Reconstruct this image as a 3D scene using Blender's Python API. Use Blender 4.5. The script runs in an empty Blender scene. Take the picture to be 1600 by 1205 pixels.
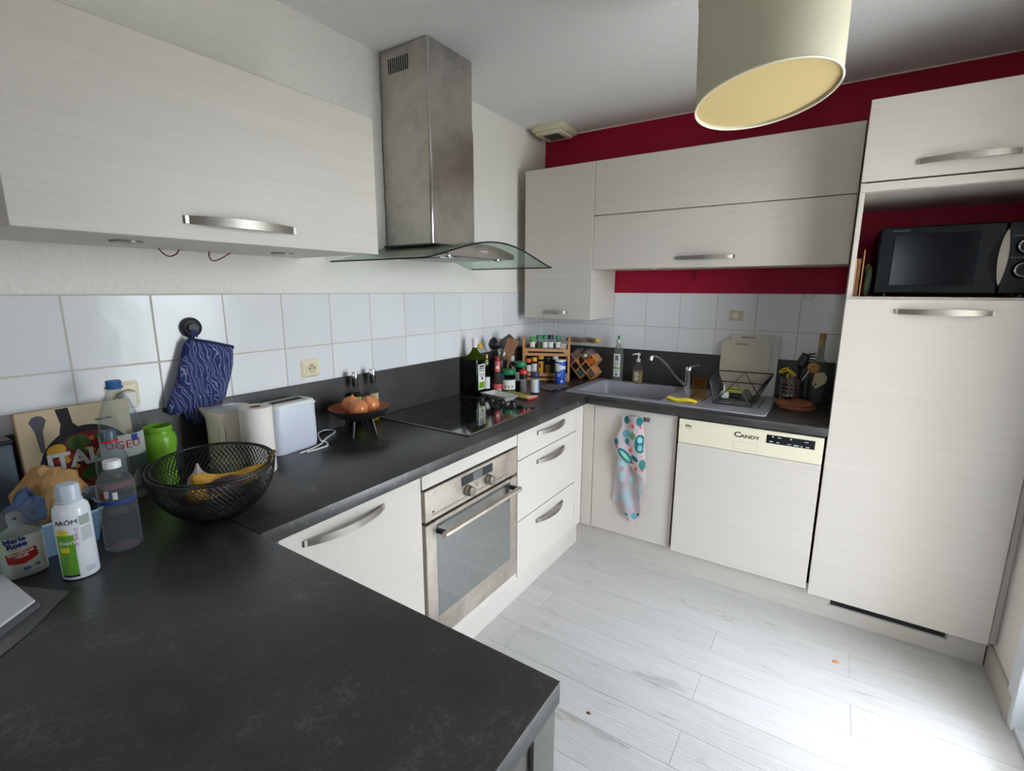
import bpy, bmesh, math, random
from mathutils import Vector, Matrix, noise
from mathutils.geometry import delaunay_2d_cdt
PI = math.pi
rnd = random.Random(7)
scene = bpy.context.scene
COL = scene.collection

# ------------------------------------------------------------------ camera, light, exposure
cam_d = bpy.data.cameras.new('camera')
cam = bpy.data.objects.new('camera', cam_d)
COL.objects.link(cam)
F_PX, PITCH, YAW, ROLL = 764.713, math.radians(-11.056), math.radians(33.297), math.radians(0.18)
Fv = Vector((math.cos(PITCH)*math.cos(YAW), math.cos(PITCH)*math.sin(YAW), math.sin(PITCH)))
Rv = Vector((math.sin(YAW), -math.cos(YAW), 0))
Uv = Rv.cross(Fv)
R2 = Rv*math.cos(ROLL)+Uv*math.sin(ROLL)
U2 = -Rv*math.sin(ROLL)+Uv*math.cos(ROLL)
cam.matrix_world = Matrix(((R2.x, U2.x, -Fv.x, -2.971), (R2.y, U2.y, -Fv.y, -1.697), (R2.z, U2.z, -Fv.z, 1.455), (0, 0, 0, 1)))
cam_d.sensor_fit = 'HORIZONTAL'
cam_d.sensor_width = 36
cam_d.lens = F_PX*36/1600
cam_d.clip_start = 0.02
scene.camera = cam
scene.view_settings.view_transform = 'Standard'
scene.view_settings.look = 'None'
scene.view_settings.gamma = 1
scene.view_settings.use_curve_mapping = False
scene.view_settings.exposure = 0.58
scene.cycles.use_denoising = True
scene.cycles.max_bounces = 10
scene.cycles.diffuse_bounces = 6
scene.cycles.glossy_bounces = 5
scene.cycles.transparent_max_bounces = 24
scene.cycles.transmission_bounces = 8
scene.cycles.sample_clamp_indirect = 6
scene.cycles.caustics_reflective = False
scene.cycles.caustics_refractive = False

def lin(c):
    return tuple((x/255/12.92 if x/255 <= .04045 else ((x/255+.055)/1.055)**2.4) for x in c[:3])+(1,)

# overcast sky: brighter towards the zenith, dull ground below the horizon
W = bpy.data.worlds.new('overcast_sky')
scene.world = W
W.use_nodes = True
nt = W.node_tree
nt.nodes.clear()
tc = nt.nodes.new('ShaderNodeTexCoord')
sp = nt.nodes.new('ShaderNodeSeparateXYZ')
mr = nt.nodes.new('ShaderNodeMapRange')
mr.inputs[1].default_value = -1
mr.inputs[2].default_value = 1
rp = nt.nodes.new('ShaderNodeValToRGB')
e = rp.color_ramp.elements
e[0].position = 0.0; e[0].color = (.20, .20, .19, 1)
e[1].position = 1.0; e[1].color = (.63, .66, .785, 1)
a = rp.color_ramp.elements.new(.485); a.color = (.22, .225, .22, 1)
a = rp.color_ramp.elements.new(.515); a.color = (.38, .396, .455, 1)
bg = nt.nodes.new('ShaderNodeBackground')
bg.inputs[1].default_value = SKY_STRENGTH = 31.0
wo = nt.nodes.new('ShaderNodeOutputWorld')
nt.links.new(tc.outputs['Generated'], sp.inputs[0])
nt.links.new(sp.outputs[2], mr.inputs[0])
nt.links.new(mr.outputs[0], rp.inputs[0])
nt.links.new(rp.outputs[0], bg.inputs[0])
nt.links.new(bg.outputs[0], wo.inputs[0])

def portal(name, loc, rot, sx, sy):
    d = bpy.data.lights.new(name, 'AREA')
    d.shape = 'RECTANGLE'; d.size = sx; d.size_y = sy
    o = bpy.data.objects.new(name, d)
    o.location = loc; o.rotation_euler = rot
    COL.objects.link(o)
    d.cycles.is_portal = True
    return o
# daylight openings: glazed door in the right wall, windows of the living area behind the camera
portal('glazed_door_daylight', (-1.295, -2.46, 1.075), (math.radians(90), 0, 0), .90, 2.15)
portal('living_window_daylight', (-6.45, -2.1, 1.5), (math.radians(90), 0, math.radians(-90)), .5, 1.2)

# ------------------------------------------------------------------ materials
MATS = {}
def base_mat(name):
    m = bpy.data.materials.new(name)
    m.use_nodes = True
    n = m.node_tree
    b = n.nodes['Principled BSDF']
    return m, n, b
def noise_node(n, scale, detail=3, vec=None, rough=.5, dist=0):
    t = n.nodes.new('ShaderNodeTexNoise')
    t.inputs['Scale'].default_value = scale
    t.inputs['Detail'].default_value = detail
    t.inputs['Roughness'].default_value = rough
    t.inputs['Distortion'].default_value = dist
    if vec: n.links.new(vec, t.inputs['Vector'])
    return t
def position(n, scale=(1, 1, 1), rot=(0, 0, 0), obj=False):
    mp = n.nodes.new('ShaderNodeMapping')
    mp.inputs['Scale'].default_value = scale
    mp.inputs['Rotation'].default_value = rot
    if obj:
        g = n.nodes.new('ShaderNodeTexCoord'); n.links.new(g.outputs['Object'], mp.inputs[0])
    else:
        g = n.nodes.new('ShaderNodeNewGeometry'); n.links.new(g.outputs['Position'], mp.inputs[0])
    return mp.outputs[0]
def ramp(n, fac, stops):
    r = n.nodes.new('ShaderNodeValToRGB')
    el = r.color_ramp.elements
    while len(el) < len(stops): el.new(.5)
    for k, (p, c) in enumerate(stops):
        el[k].position = p; el[k].color = c if len(c) == 4 else lin(c)
    n.links.new(fac, r.inputs[0])
    return r.outputs[0]
def bump(n, b, h, strength=.2, dist=.002):
    bp = n.nodes.new('ShaderNodeBump')
    bp.inputs['Strength'].default_value = strength
    bp.inputs['Distance'].default_value = dist
    n.links.new(h, bp.inputs['Height'])
    n.links.new(bp.outputs[0], b.inputs['Normal'])

def mat(name, col, rough=.5, metal=0, spec=.5, var=0, vscale=20, bmp=0, bscale=60, coat=0, sheen=0, bdist=.002, stretch=(1, 1, 1), emit=0, sss=0):
    if name in MATS: return MATS[name]
    m, n, b = base_mat(name)
    b.inputs['Base Color'].default_value = lin(col)
    b.inputs['Roughness'].default_value = rough
    b.inputs['Metallic'].default_value = metal
    b.inputs['Specular IOR Level'].default_value = spec
    b.inputs['Coat Weight'].default_value = coat
    b.inputs['Coat Roughness'].default_value = .08
    b.inputs['Sheen Weight'].default_value = sheen
    if sss:
        b.inputs['Subsurface Weight'].default_value = sss
        b.inputs['Subsurface Radius'].default_value = (.01, .01, .01)
        b.inputs['Subsurface Scale'].default_value = .5
    if var or bmp:
        v = position(n, stretch)
    if var:
        t = noise_node(n, vscale, 4, v)
        lo = tuple(max(0, c-var) for c in col); hi = tuple(min(255, c+var) for c in col)
        n.links.new(ramp(n, t.outputs[0], [(.25, lo), (.75, hi)]), b.inputs['Base Color'])
    if bmp:
        t2 = noise_node(n, bscale, 3, v)
        bump(n, b, t2.outputs[0], bmp, bdist)
    MATS[name] = m
    return m

def thin_glass(name, tint, rough=.02, refl=1.0, haze=0, hazecol=(235, 235, 235), cap=.4):
    """clear thin-walled plastic or glass: fresnel reflection over a tinted see-through sheet"""
    if name in MATS: return MATS[name]
    m = bpy.data.materials.new(name); m.use_nodes = True
    n = m.node_tree; n.nodes.clear()
    out = n.nodes.new('ShaderNodeOutputMaterial')
    tr = n.nodes.new('ShaderNodeBsdfTransparent'); tr.inputs[0].default_value = lin(tint)
    gl = n.nodes.new('ShaderNodeBsdfGlossy'); gl.inputs['Roughness'].default_value = rough
    gl.inputs[0].default_value = (refl, refl, refl, 1)
    fr = n.nodes.new('ShaderNodeLayerWeight'); fr.inputs[0].default_value = .12
    mx = n.nodes.new('ShaderNodeMixShader')
    fm = n.nodes.new('ShaderNodeMath'); fm.operation = 'MULTIPLY'; fm.inputs[1].default_value = cap; fm.use_clamp = True
    n.links.new(fr.outputs['Fresnel'], fm.inputs[0]); n.links.new(fm.outputs[0], mx.inputs[0])
    if haze:
        df = n.nodes.new('ShaderNodeBsdfDiffuse'); df.inputs[0].default_value = lin(hazecol)
        m2 = n.nodes.new('ShaderNodeMixShader'); m2.inputs[0].default_value = haze
        n.links.new(tr.outputs[0], m2.inputs[1]); n.links.new(df.outputs[0], m2.inputs[2])
        n.links.new(m2.outputs[0], mx.inputs[1])
    else:
        n.links.new(tr.outputs[0], mx.inputs[1])
    n.links.new(gl.outputs[0], mx.inputs[2])
    n.links.new(mx.outputs[0], out.inputs[0])
    MATS[name] = m
    return m

# cream laminate with fine horizontal wood streaks
def laminate(name, lo, hi, rough=.42):
    m, n, b = base_mat(name)
    t = noise_node(n, 1.0, 5, position(n, (4, 4, 420)), .6)
    t2 = noise_node(n, 1.0, 3, position(n, (1.5, 1.5, 90)), .5)
    mx = n.nodes.new('ShaderNodeMath'); mx.operation = 'MULTIPLY_ADD'
    mx.inputs[1].default_value = .6
    n.links.new(t.outputs[0], mx.inputs[0])
    m3 = n.nodes.new('ShaderNodeMath'); m3.operation = 'MULTIPLY'; m3.inputs[1].default_value = .4
    n.links.new(t2.outputs[0], m3.inputs[0]); n.links.new(m3.outputs[0], mx.inputs[2])
    n.links.new(ramp(n, mx.outputs[0], [(.25, lo), (.75, hi)]), b.inputs['Base Color'])
    b.inputs['Roughness'].default_value = rough
    bump(n, b, t.outputs[0], .16, .0008)
    MATS[name] = m
    return m
LAM = laminate('cream_streaked_laminate', (192, 184, 174), (205, 197, 188))
LAM_EDGE = mat('cream_edge_banding', (202, 192, 176), .5)
def concrete(name, stops, rough=(.36, .52), spec=.5):
    m, n, b = base_mat(name)
    p = position(n)
    t = noise_node(n, 7, 10, p, .78, .5)
    t2 = noise_node(n, 140, 3, p, .6)
    mx = n.nodes.new('ShaderNodeMath'); mx.operation = 'MULTIPLY_ADD'; mx.inputs[1].default_value = .28; 
    n.links.new(t2.outputs[0], mx.inputs[0])
    m3 = n.nodes.new('ShaderNodeMath'); m3.operation = 'MULTIPLY'; m3.inputs[1].default_value = .72
    n.links.new(t.outputs[0], m3.inputs[0]); n.links.new(m3.outputs[0], mx.inputs[2])
    n.links.new(ramp(n, mx.outputs[0], stops), b.inputs['Base Color'])
    mr = n.nodes.new('ShaderNodeMapRange')
    mr.inputs[3].default_value = rough[0]; mr.inputs[4].default_value = rough[1]
    n.links.new(t.outputs[0], mr.inputs[0]); n.links.new(mr.outputs[0], b.inputs['Roughness'])
    b.inputs['Specular IOR Level'].default_value = spec
    bump(n, b, t2.outputs[0], .12, .0006)
    MATS[name] = m
    return m
TOP = concrete('dark_concrete_laminate', [(.40, (20, 19, 18)), (.48, (38, 36, 35)), (.54, (46, 44, 43)), (.62, (84, 80, 78))], (.30, .46), .8)
def metal_streak(name, col, rough, bscale=(2, 2, 220), amt=10):
    m, n, b = base_mat(name)
    t = noise_node(n, 1, 4, position(n, bscale), .6)
    t2 = noise_node(n, 7, 8, position(n), .74, .6)
    mx = n.nodes.new('ShaderNodeMath'); mx.operation = 'MULTIPLY_ADD'; mx.inputs[1].default_value = .12
    n.links.new(t.outputs[0], mx.inputs[0])
    m3 = n.nodes.new('ShaderNodeMath'); m3.operation = 'MULTIPLY'; m3.inputs[1].default_value = .88
    n.links.new(t2.outputs[0], m3.inputs[0]); n.links.new(m3.outputs[0], mx.inputs[2])
    n.links.new(ramp(n, mx.outputs[0], [(.33, tuple(c-amt*1.6 for c in col)), (.5, col), (.68, tuple(min(255, c+amt) for c in col))]), b.inputs['Base Color'])
    b.inputs['Metallic'].default_value = 1
    mr = n.nodes.new('ShaderNodeMapRange'); mr.inputs[3].default_value = rough-.08; mr.inputs[4].default_value = rough+.12
    n.links.new(t2.outputs[0], mr.inputs[0]); n.links.new(mr.outputs[0], b.inputs['Roughness'])
    MATS[name] = m
    return m
STEEL = metal_streak('brushed_stainless_steel', (186, 181, 174), .30, amt=14)
OVENSTEEL = metal_streak('smudged_oven_steel', (206, 196, 184), .42, amt=16)
NICKEL = mat('satin_nickel', (158, 152, 143), .42, 1)
CHROME = mat('chrome', (225, 225, 228), .08, 1)
BLACKP = mat('black_plastic', (22, 22, 24), .4)
BLACKM = mat('black_powder_coated_wire', (16, 16, 17), .45)
WHITEP = mat('white_plastic', (226, 226, 226), .3)
DARKGAP = mat('dark_recess', (20, 18, 18), .8)
BEECH = mat('beech_wood', (198, 142, 92), .5, var=14, vscale=30, stretch=(3, 3, 30))
DARKWOOD = mat('brown_utensil_wood', (128, 86, 54), .55, var=18, vscale=30, stretch=(4, 4, 1))
CLEAR = thin_glass('clear_bottle_plastic', (240, 244, 246), .03, haze=.04)
CLEARGLASS = thin_glass('clear_glass', (232, 236, 234), .02)
def paper(col, name=None): return mat(name or 'print_%d_%d_%d' % col, col, .6, spec=.2)

# ------------------------------------------------------------------ geometry helpers
MW = {}
def thing(name, label, cat, loc=(0, 0, 0), rz=0, group=None):
    o = bpy.data.objects.new(name, None)
    o.empty_display_size = .05
    COL.objects.link(o)
    o.location = loc; o.rotation_euler = (0, 0, rz)
    o['label'] = label; o['category'] = cat
    if group: o['group'] = group
    MW[o.name] = Matrix.Translation(loc) @ Matrix.Rotation(rz, 4, 'Z')
    return o
def tag(o, label, cat, group=None):
    o['label'] = label; o['category'] = cat
    if group: o['group'] = group
    return o
def ob(name, bm, m, parent=None, local=False, smooth=35, label=None, kind=None):
    """one bmesh -> one mesh object. world coordinates unless local=True (then the parent's frame)"""
    if isinstance(bm, bpy.types.Mesh):
        me = bm
    else:
        me = bpy.data.meshes.new(name)
        if parent is None and not local:
            lo = [min(v.co[k] for v in bm.verts) for k in range(3)]; hi = [max(v.co[k] for v in bm.verts) for k in range(3)]
            org = Vector(((lo[0]+hi[0])/2, (lo[1]+hi[1])/2, lo[2]))
            bm.transform(Matrix.Translation(-org))
        elif parent is not None and not local:
            bm.transform(MW[parent.name].inverted())
        bmesh.ops.recalc_face_normals(bm, faces=bm.faces)
        bm.to_mesh(me); bm.free()
    ms = m if isinstance(m, (list, tuple)) else [m]
    if not me.materials:
        for x in ms: me.materials.append(x)
    if smooth:
        me.shade_smooth() if hasattr(me, 'shade_smooth') else None
        me.set_sharp_from_angle(angle=math.radians(smooth))
    o = bpy.data.objects.new(name, me)
    COL.objects.link(o)
    if parent is not None:
        o.parent = parent
        MW[o.name] = MW[parent.name]
    elif not local:
        o.location = org
        MW[o.name] = Matrix.Translation(org)
    else:
        MW[o.name] = Matrix.Identity(4)
    if label: o['label'] = label
    if kind: o['kind'] = kind
    return o
def struct(name, bm, m, parent=None, **k):
    o = ob(name, bm, m, parent, **k)
    if parent is None: o['kind'] = 'structure'
    return o
def B(): return bmesh.new()
def join(bm, t, M=None, mi=0):
    me = bpy.data.meshes.new('tmp')
    if M is not None: t.transform(M)
    for f in t.faces: f.material_index = mi
    t.to_mesh(me); t.free()
    bm.from_mesh(me)
    bpy.data.meshes.remove(me)
    return bm
def box(bm, x0, x1, y0, y1, z0, z1, bev=0, seg=1, M=None, mi=0):
    t = bmesh.new()
    bmesh.ops.create_cube(t, size=1)
    for v in t.verts:
        v.co = Vector(((x0+x1)/2+v.co.x*(x1-x0), (y0+y1)/2+v.co.y*(y1-y0), (z0+z1)/2+v.co.z*(z1-z0)))
    if bev: bmesh.ops.bevel(t, geom=list(t.edges), offset=bev, segments=seg, affect='EDGES', profile=.5)
    return join(bm, t, M, mi)
def bx(x0, x1, y0, y1, z0, z1, bev=0, seg=1, M=None):
    return box(B(), x0, x1, y0, y1, z0, z1, bev, seg, M)
def lathe(bm, prof, n=24, loc=(0, 0, 0), M=None, mi=0, sx=1, sy=1, cap0=True, cap1=True):
    t = bmesh.new()
    rings = []
    for r, z in prof:
        if r < 1e-6: rings.append([t.verts.new((0, 0, z))])
        else: rings.append([t.verts.new((r*sx*math.cos(2*PI*k/n), r*sy*math.sin(2*PI*k/n), z)) for k in range(n)])
    for a, b in zip(rings, rings[1:]):
        for k in range(n):
            k2 = (k+1) % n
            if len(a) == 1 and len(b) == 1: continue
            if len(a) == 1: t.faces.new((a[0], b[k], b[k2]))
            elif len(b) == 1: t.faces.new((a[k], a[k2], b[0]))
            else: t.faces.new((a[k], a[k2], b[k2], b[k]))
    if cap0 and len(rings[0]) > 2: t.faces.new(rings[0][::-1])
    if cap1 and len(rings[-1]) > 2: t.faces.new(rings[-1])
    T = Matrix.Translation(loc)
    return join(bm, t, (T @ M) if M is not None else T, mi)
def tube(bm, pts, r, n=8, closed=False, mi=0, M=None):
    pts = [Vector(p) for p in pts]
    t = bmesh.new()
    N = len(pts)
    rs = r if isinstance(r, (list, tuple)) else [r]*N
    tang = []
    for i in range(N):
        if closed: d = pts[(i+1) % N]-pts[i-1]
        else: d = pts[min(i+1, N-1)]-pts[max(i-1, 0)]
        tang.append(d.normalized())
    up = Vector((0, 0, 1)) if abs(tang[0].z) < .9 else Vector((1, 0, 0))
    u = tang[0].cross(up).normalized()
    rings = []
    for i in range(N):
        if i:
            ax = tang[i-1].cross(tang[i])
            if ax.length > 1e-8:
                u = Matrix.Rotation(tang[i-1].angle(tang[i]), 3, ax.normalized()) @ u
        u = (u-tang[i]*u.dot(tang[i])).normalized()
        w = tang[i].cross(u)
        rings.append([t.verts.new(pts[i]+(u*math.cos(2*PI*k/n)+w*math.sin(2*PI*k/n))*rs[i]) for k in range(n)])
    for i in range(N if closed else N-1):
        a, b = rings[i], rings[(i+1) % N]
        for k in range(n): t.faces.new((a[k], a[(k+1) % n], b[(k+1) % n], b[k]))
    if not closed:
        t.faces.new(rings[0][::-1]); t.faces.new(rings[-1])
    return join(bm, t, M, mi)
def smooth_path(pts, k=6, closed=False):
    """Catmull-Rom through pts"""
    P = [Vector(p) for p in pts]; out = []; N = len(P)
    rng = range(N) if closed else range(N-1)
    for i in rng:
        p0 = P[i-1] if (i > 0 or closed) else P[i]; p1 = P[i]; p2 = P[(i+1) % N]
        p3 = P[(i+2) % N] if (closed or i+2 < N) else p2
        for j in range(k):
            s = j/k
            out.append(.5*((2*p1)+(p2-p0)*s+(2*p0-5*p1+4*p2-p3)*s*s+(3*p1-p0-3*p2+p3)*s**3))
    if not closed: out.append(P[-1])
    return out
def prism(bm, poly, z0, z1, bev=0, M=None, mi=0, seg=1):
    t = bmesh.new()
    a = [t.verts.new((p[0], p[1], z0)) for p in poly]
    b = [t.verts.new((p[0], p[1], z1)) for p in poly]
    n = len(poly)
    t.faces.new(a[::-1]); t.faces.new(b)
    for k in range(n): t.faces.new((a[k], a[(k+1) % n], b[(k+1) % n], b[k]))
    if bev: bmesh.ops.bevel(t, geom=list(t.edges), offset=bev, segments=seg, affect='EDGES')
    return join(bm, t, M, mi)
def loft(bm, rings, closed_ring=True, cap=True, M=None, mi=0):
    t = bmesh.new()
    R = [[t.verts.new(p) for p in r] for r in rings]
    n = len(R[0])
    for a, b in zip(R, R[1:]):
        for k in range(n if closed_ring else n-1):
            k2 = (k+1) % n
            t.faces.new((a[k], a[k2], b[k2], b[k]))
    if cap and closed_ring: t.faces.new(R[0][::-1]); t.faces.new(R[-1])
    return join(bm, t, M, mi)
def inside(p, poly):
    c = False; j = len(poly)-1
    for i in range(len(poly)):
        a, b = poly[i], poly[j]
        if (a[1] > p[1]) != (b[1] > p[1]) and p[0] < (b[0]-a[0])*(p[1]-a[1])/(b[1]-a[1])+a[0]: c = not c
        j = i
    return c
def edge_dist(p, poly):
    d = 1e9
    for i in range(len(poly)):
        a = Vector(poly[i]); b = Vector(poly[(i+1) % len(poly)]); q = Vector(p)
        s = max(0, min(1, (q-a).dot(b-a)/max(1e-12, (b-a).length_squared)))
        d = min(d, (a+(b-a)*s-q).length)
    return d
def fill(poly, step):
    """triangulate a 2-D outline with inner points; returns verts, faces"""
    poly2 = []
    for i in range(len(poly)):
        a = Vector(poly[i]); b = Vector(poly[(i+1) % len(poly)])
        k = max(1, int((b-a).length/step))
        for j in range(k): poly2.append(a+(b-a)*(j/k))
    pts = list(poly2)
    x0, x1 = min(p.x for p in pts), max(p.x for p in pts); y0, y1 = min(p.y for p in pts), max(p.y for p in pts)
    j = 0; y = y0
    while y <= y1:
        x = x0+(step/2 if j % 2 else 0)
        while x <= x1:
            if inside((x, y), poly) and edge_dist((x, y), poly) > step*.45: pts.append(Vector((x, y)))
            x += step
        y += step*.87; j += 1
    n = len(poly2)
    r = delaunay_2d_cdt(pts, [], [list(range(n))], 1, 1e-6)
    return r[0], r[2]
def pillow(bm, poly, thick, step, M=None, mi=0, D=.03, f=None):
    """closed puffy body over a 2-D outline (x,y) with z = thickness; f(x,y) adds offset"""
    vs, fs = fill(poly, step)
    t = bmesh.new()
    A = []; Bk = []
    for v in vs:
        d = min(1, edge_dist(v, poly)/D)
        h = thick*math.sqrt(max(0, 1-(1-d)**2))
        o = f(v.x, v.y) if f else 0
        A.append(t.verts.new((v.x, v.y, h+o)))
        Bk.append(A[-1] if d < 1e-3 else t.verts.new((v.x, v.y, -h+o)))
    for q in fs:
        try: t.faces.new([A[i] for i in q])
        except ValueError: pass
        try: t.faces.new([Bk[i] for i in reversed(q)])
        except ValueError: pass
    return join(bm, t, M, mi)
def sheet(bm, poly, step, f, M=None, mi=0, thick=0):
    vs, fs = fill(poly, step)
    t = bmesh.new()
    A = [t.verts.new((v.x, v.y, f(v.x, v.y))) for v in vs]
    for q in fs:
        try: t.faces.new([A[i] for i in q])
        except ValueError: pass
    if thick:
        g = bmesh.ops.solidify(t, geom=list(t.faces), thickness=thick)
    return join(bm, t, M, mi)
def ellipse(cx, cy, a, b, rot=0, n=16):
    return [(cx+a*math.cos(2*PI*k/n)*math.cos(rot)-b*math.sin(2*PI*k/n)*math.sin(rot), cy+a*math.cos(2*PI*k/n)*math.sin(rot)+b*math.sin(2*PI*k/n)*math.cos(rot)) for k in range(n)]
def rounded(x0, x1, y0, y1, r, n=5):
    out = []
    for cx, cy, a0 in ((x1-r, y0+r, -PI/2), (x1-r, y1-r, 0), (x0+r, y1-r, PI/2), (x0+r, y0+r, PI)):
        for k in range(n+1):
            a = a0+PI/2*k/n
            out.append((cx+r*math.cos(a), cy+r*math.sin(a)))
    return out
RX90 = Matrix.Rotation(PI/2, 4, 'X')        # local xy-plane -> upright plane facing -y
def facing(loc, ang=0):
    """frame whose x runs to the viewer's right and y up, on an upright plane facing -y turned by ang about z"""
    return Matrix.Translation(loc) @ Matrix.Rotation(ang, 4, 'Z') @ RX90
FACE_A = lambda x, y, z: facing((x, y, z))                       # on fronts that face -y
FACE_B = lambda x, y, z: facing((x, y, z), -PI/2)                # on fronts that face -x
def text(name, s, size, m, parent, M, local=False, wrap=0, depth=.0004, bold=0, align='CENTER', sx=1, spacing=1, offz=0):
    c = bpy.data.curves.new('t', 'FONT')
    c.body = s; c.size = size; c.extrude = depth; c.align_x = align; c.align_y = 'CENTER'; c.offset = bold
    c.resolution_u = 3; c.space_character = spacing
    o = bpy.data.objects.new('t', c); COL.objects.link(o)
    dg = bpy.context.evaluated_depsgraph_get()
    me = bpy.data.meshes.new_from_object(o.evaluated_get(dg))
    bpy.data.objects.remove(o); bpy.data.curves.remove(c)
    bm = bmesh.new(); bm.from_mesh(me); bpy.data.meshes.remove(me)
    if wrap:
        bmesh.ops.triangulate(bm, faces=bm.faces)
    for v in bm.verts:
        v.co.x *= sx
        if wrap:
            a = v.co.x/wrap; rr = wrap+v.co.z
            v.co.x = rr*math.sin(a); v.co.z = rr*math.cos(a)-wrap
        v.co.z += offz
    bm.transform(M)
    return ob(name, bm, m, parent, local=local, smooth=0)
def wrap_patch(bm, r, a0, a1, z0, z1, n=14, off=.0004, loc=(0, 0, 0), r1=None):
    """label patch on an upright cylinder round loc; angles from the -y direction, positive to the right"""
    t = bmesh.new()
    L = []
    for k in range(n+1):
        a = a0+(a1-a0)*k/n
        r2 = r if r1 is None else r1
        L.append((t.verts.new(((r+off)*math.sin(a), -(r+off)*math.cos(a), z0)), t.verts.new(((r2+off)*math.sin(a), -(r2+off)*math.cos(a), z1))))
    for p, q in zip(L, L[1:]): t.faces.new((p[0], q[0], q[1], p[1]))
    return join(bm, t, Matrix.Translation(loc))
def dup(o, loc, label=None, rz=None):
    r = o.copy(); COL.objects.link(r); r.location = loc
    if rz is not None: r.rotation_euler = (0, 0, rz)
    if label: r['label'] = label
    for ch in o.children:
        c = ch.copy(); COL.objects.link(c); c.parent = r
        for g in ch.children:
            d = g.copy(); COL.objects.link(d); d.parent = c
    return r
def to_cam(x, y):
    """angle about z that turns a front facing -y towards the viewing side of the room"""
    return math.atan2(-1.697-y, -2.971-x)+PI/2
# ------------------------------------------------------------------ the room
ZC, CEIL, YR, XB = .893, 2.414, -2.345, -6.4
def plaster(name, col, strength=.5, scale=95, rough=.85):
    m, n, b = base_mat(name)
    p = position(n)
    b.inputs['Base Color'].default_value = lin(col)
    b.inputs['Roughness'].default_value = rough
    b.inputs['Specular IOR Level'].default_value = .25
    t = noise_node(n, scale, 4, p, .55, .4)
    bump(n, b, t.outputs[0], strength, .006)
    MATS[name] = m
    return m
PLASTER = plaster('off_white_rough_plaster', (229, 224, 217), .9, 70)
CEILM = plaster('white_textured_ceiling_paint', (232, 229, 226), .6, 100)
REDW = plaster('dark_red_wall_paint', (158, 16, 50), .22, 140, .6)
GROUT = mat('beige_tile_grout', (196, 186, 168), .9, bmp=.3, bscale=200)
def tile_mat():
    m, n, b = base_mat('glossy_white_ceramic')
    oi = n.nodes.new('ShaderNodeObjectInfo')
    n.links.new(ramp(n, oi.outputs['Random'], [(0, (216, 217, 219)), (1, (226, 226, 227))]), b.inputs['Base Color'])
    b.inputs['Roughness'].default_value = .16; b.inputs['Specular IOR Level'].default_value = .35
    t = noise_node(n, 16, 2, position(n), .5)
    bump(n, b, t.outputs[0], .25, .004)
    return m
TILE = tile_mat()
# walls (slabs 12 cm thick)
wl = struct('wall_left', bx(XB-.12, .12, 0, .12, 0, CEIL), PLASTER)
wbk = struct('wall_back', bx(0, .12, YR-.12, 0, 0, CEIL), REDW)
def wall_with_hole(axis, p0, p1, a0, a1, h0, h1, hz0, hz1):
    b = B()
    def part(u0, u1, z0, z1):
        if u1-u0 < 1e-4 or z1-z0 < 1e-4: return
        if axis == 'y': box(b, u0, u1, p0, p1, z0, z1)
        else: box(b, p0, p1, u0, u1, z0, z1)
    part(a0, h0, 0, CEIL); part(h1, a1, 0, CEIL); part(h0, h1, 0, hz0); part(h0, h1, hz1, CEIL)
    return b
DX0, DX1, DZ1 = -1.745, -.845, 2.15
wr = struct('wall_right', wall_with_hole('y', YR-.12, YR, -3.4, 0, DX0, DX1, -.02, DZ1), PLASTER)
struct('wall_living_side', bx(-3.52, -3.4, -4.6, YR-.0, 0, CEIL), PLASTER)
struct('wall_living_right', bx(XB, -3.52, -4.72, -4.6, 0, CEIL), PLASTER)
struct('wall_living_back', wall_with_hole('x', XB-.12, XB, -4.72, .12, -2.35, -1.85, .9, 2.1), PLASTER)
struct('ceiling', bx(XB-.12, .12, -4.72, .12, CEIL, CEIL+.1), CEILM)

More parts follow.
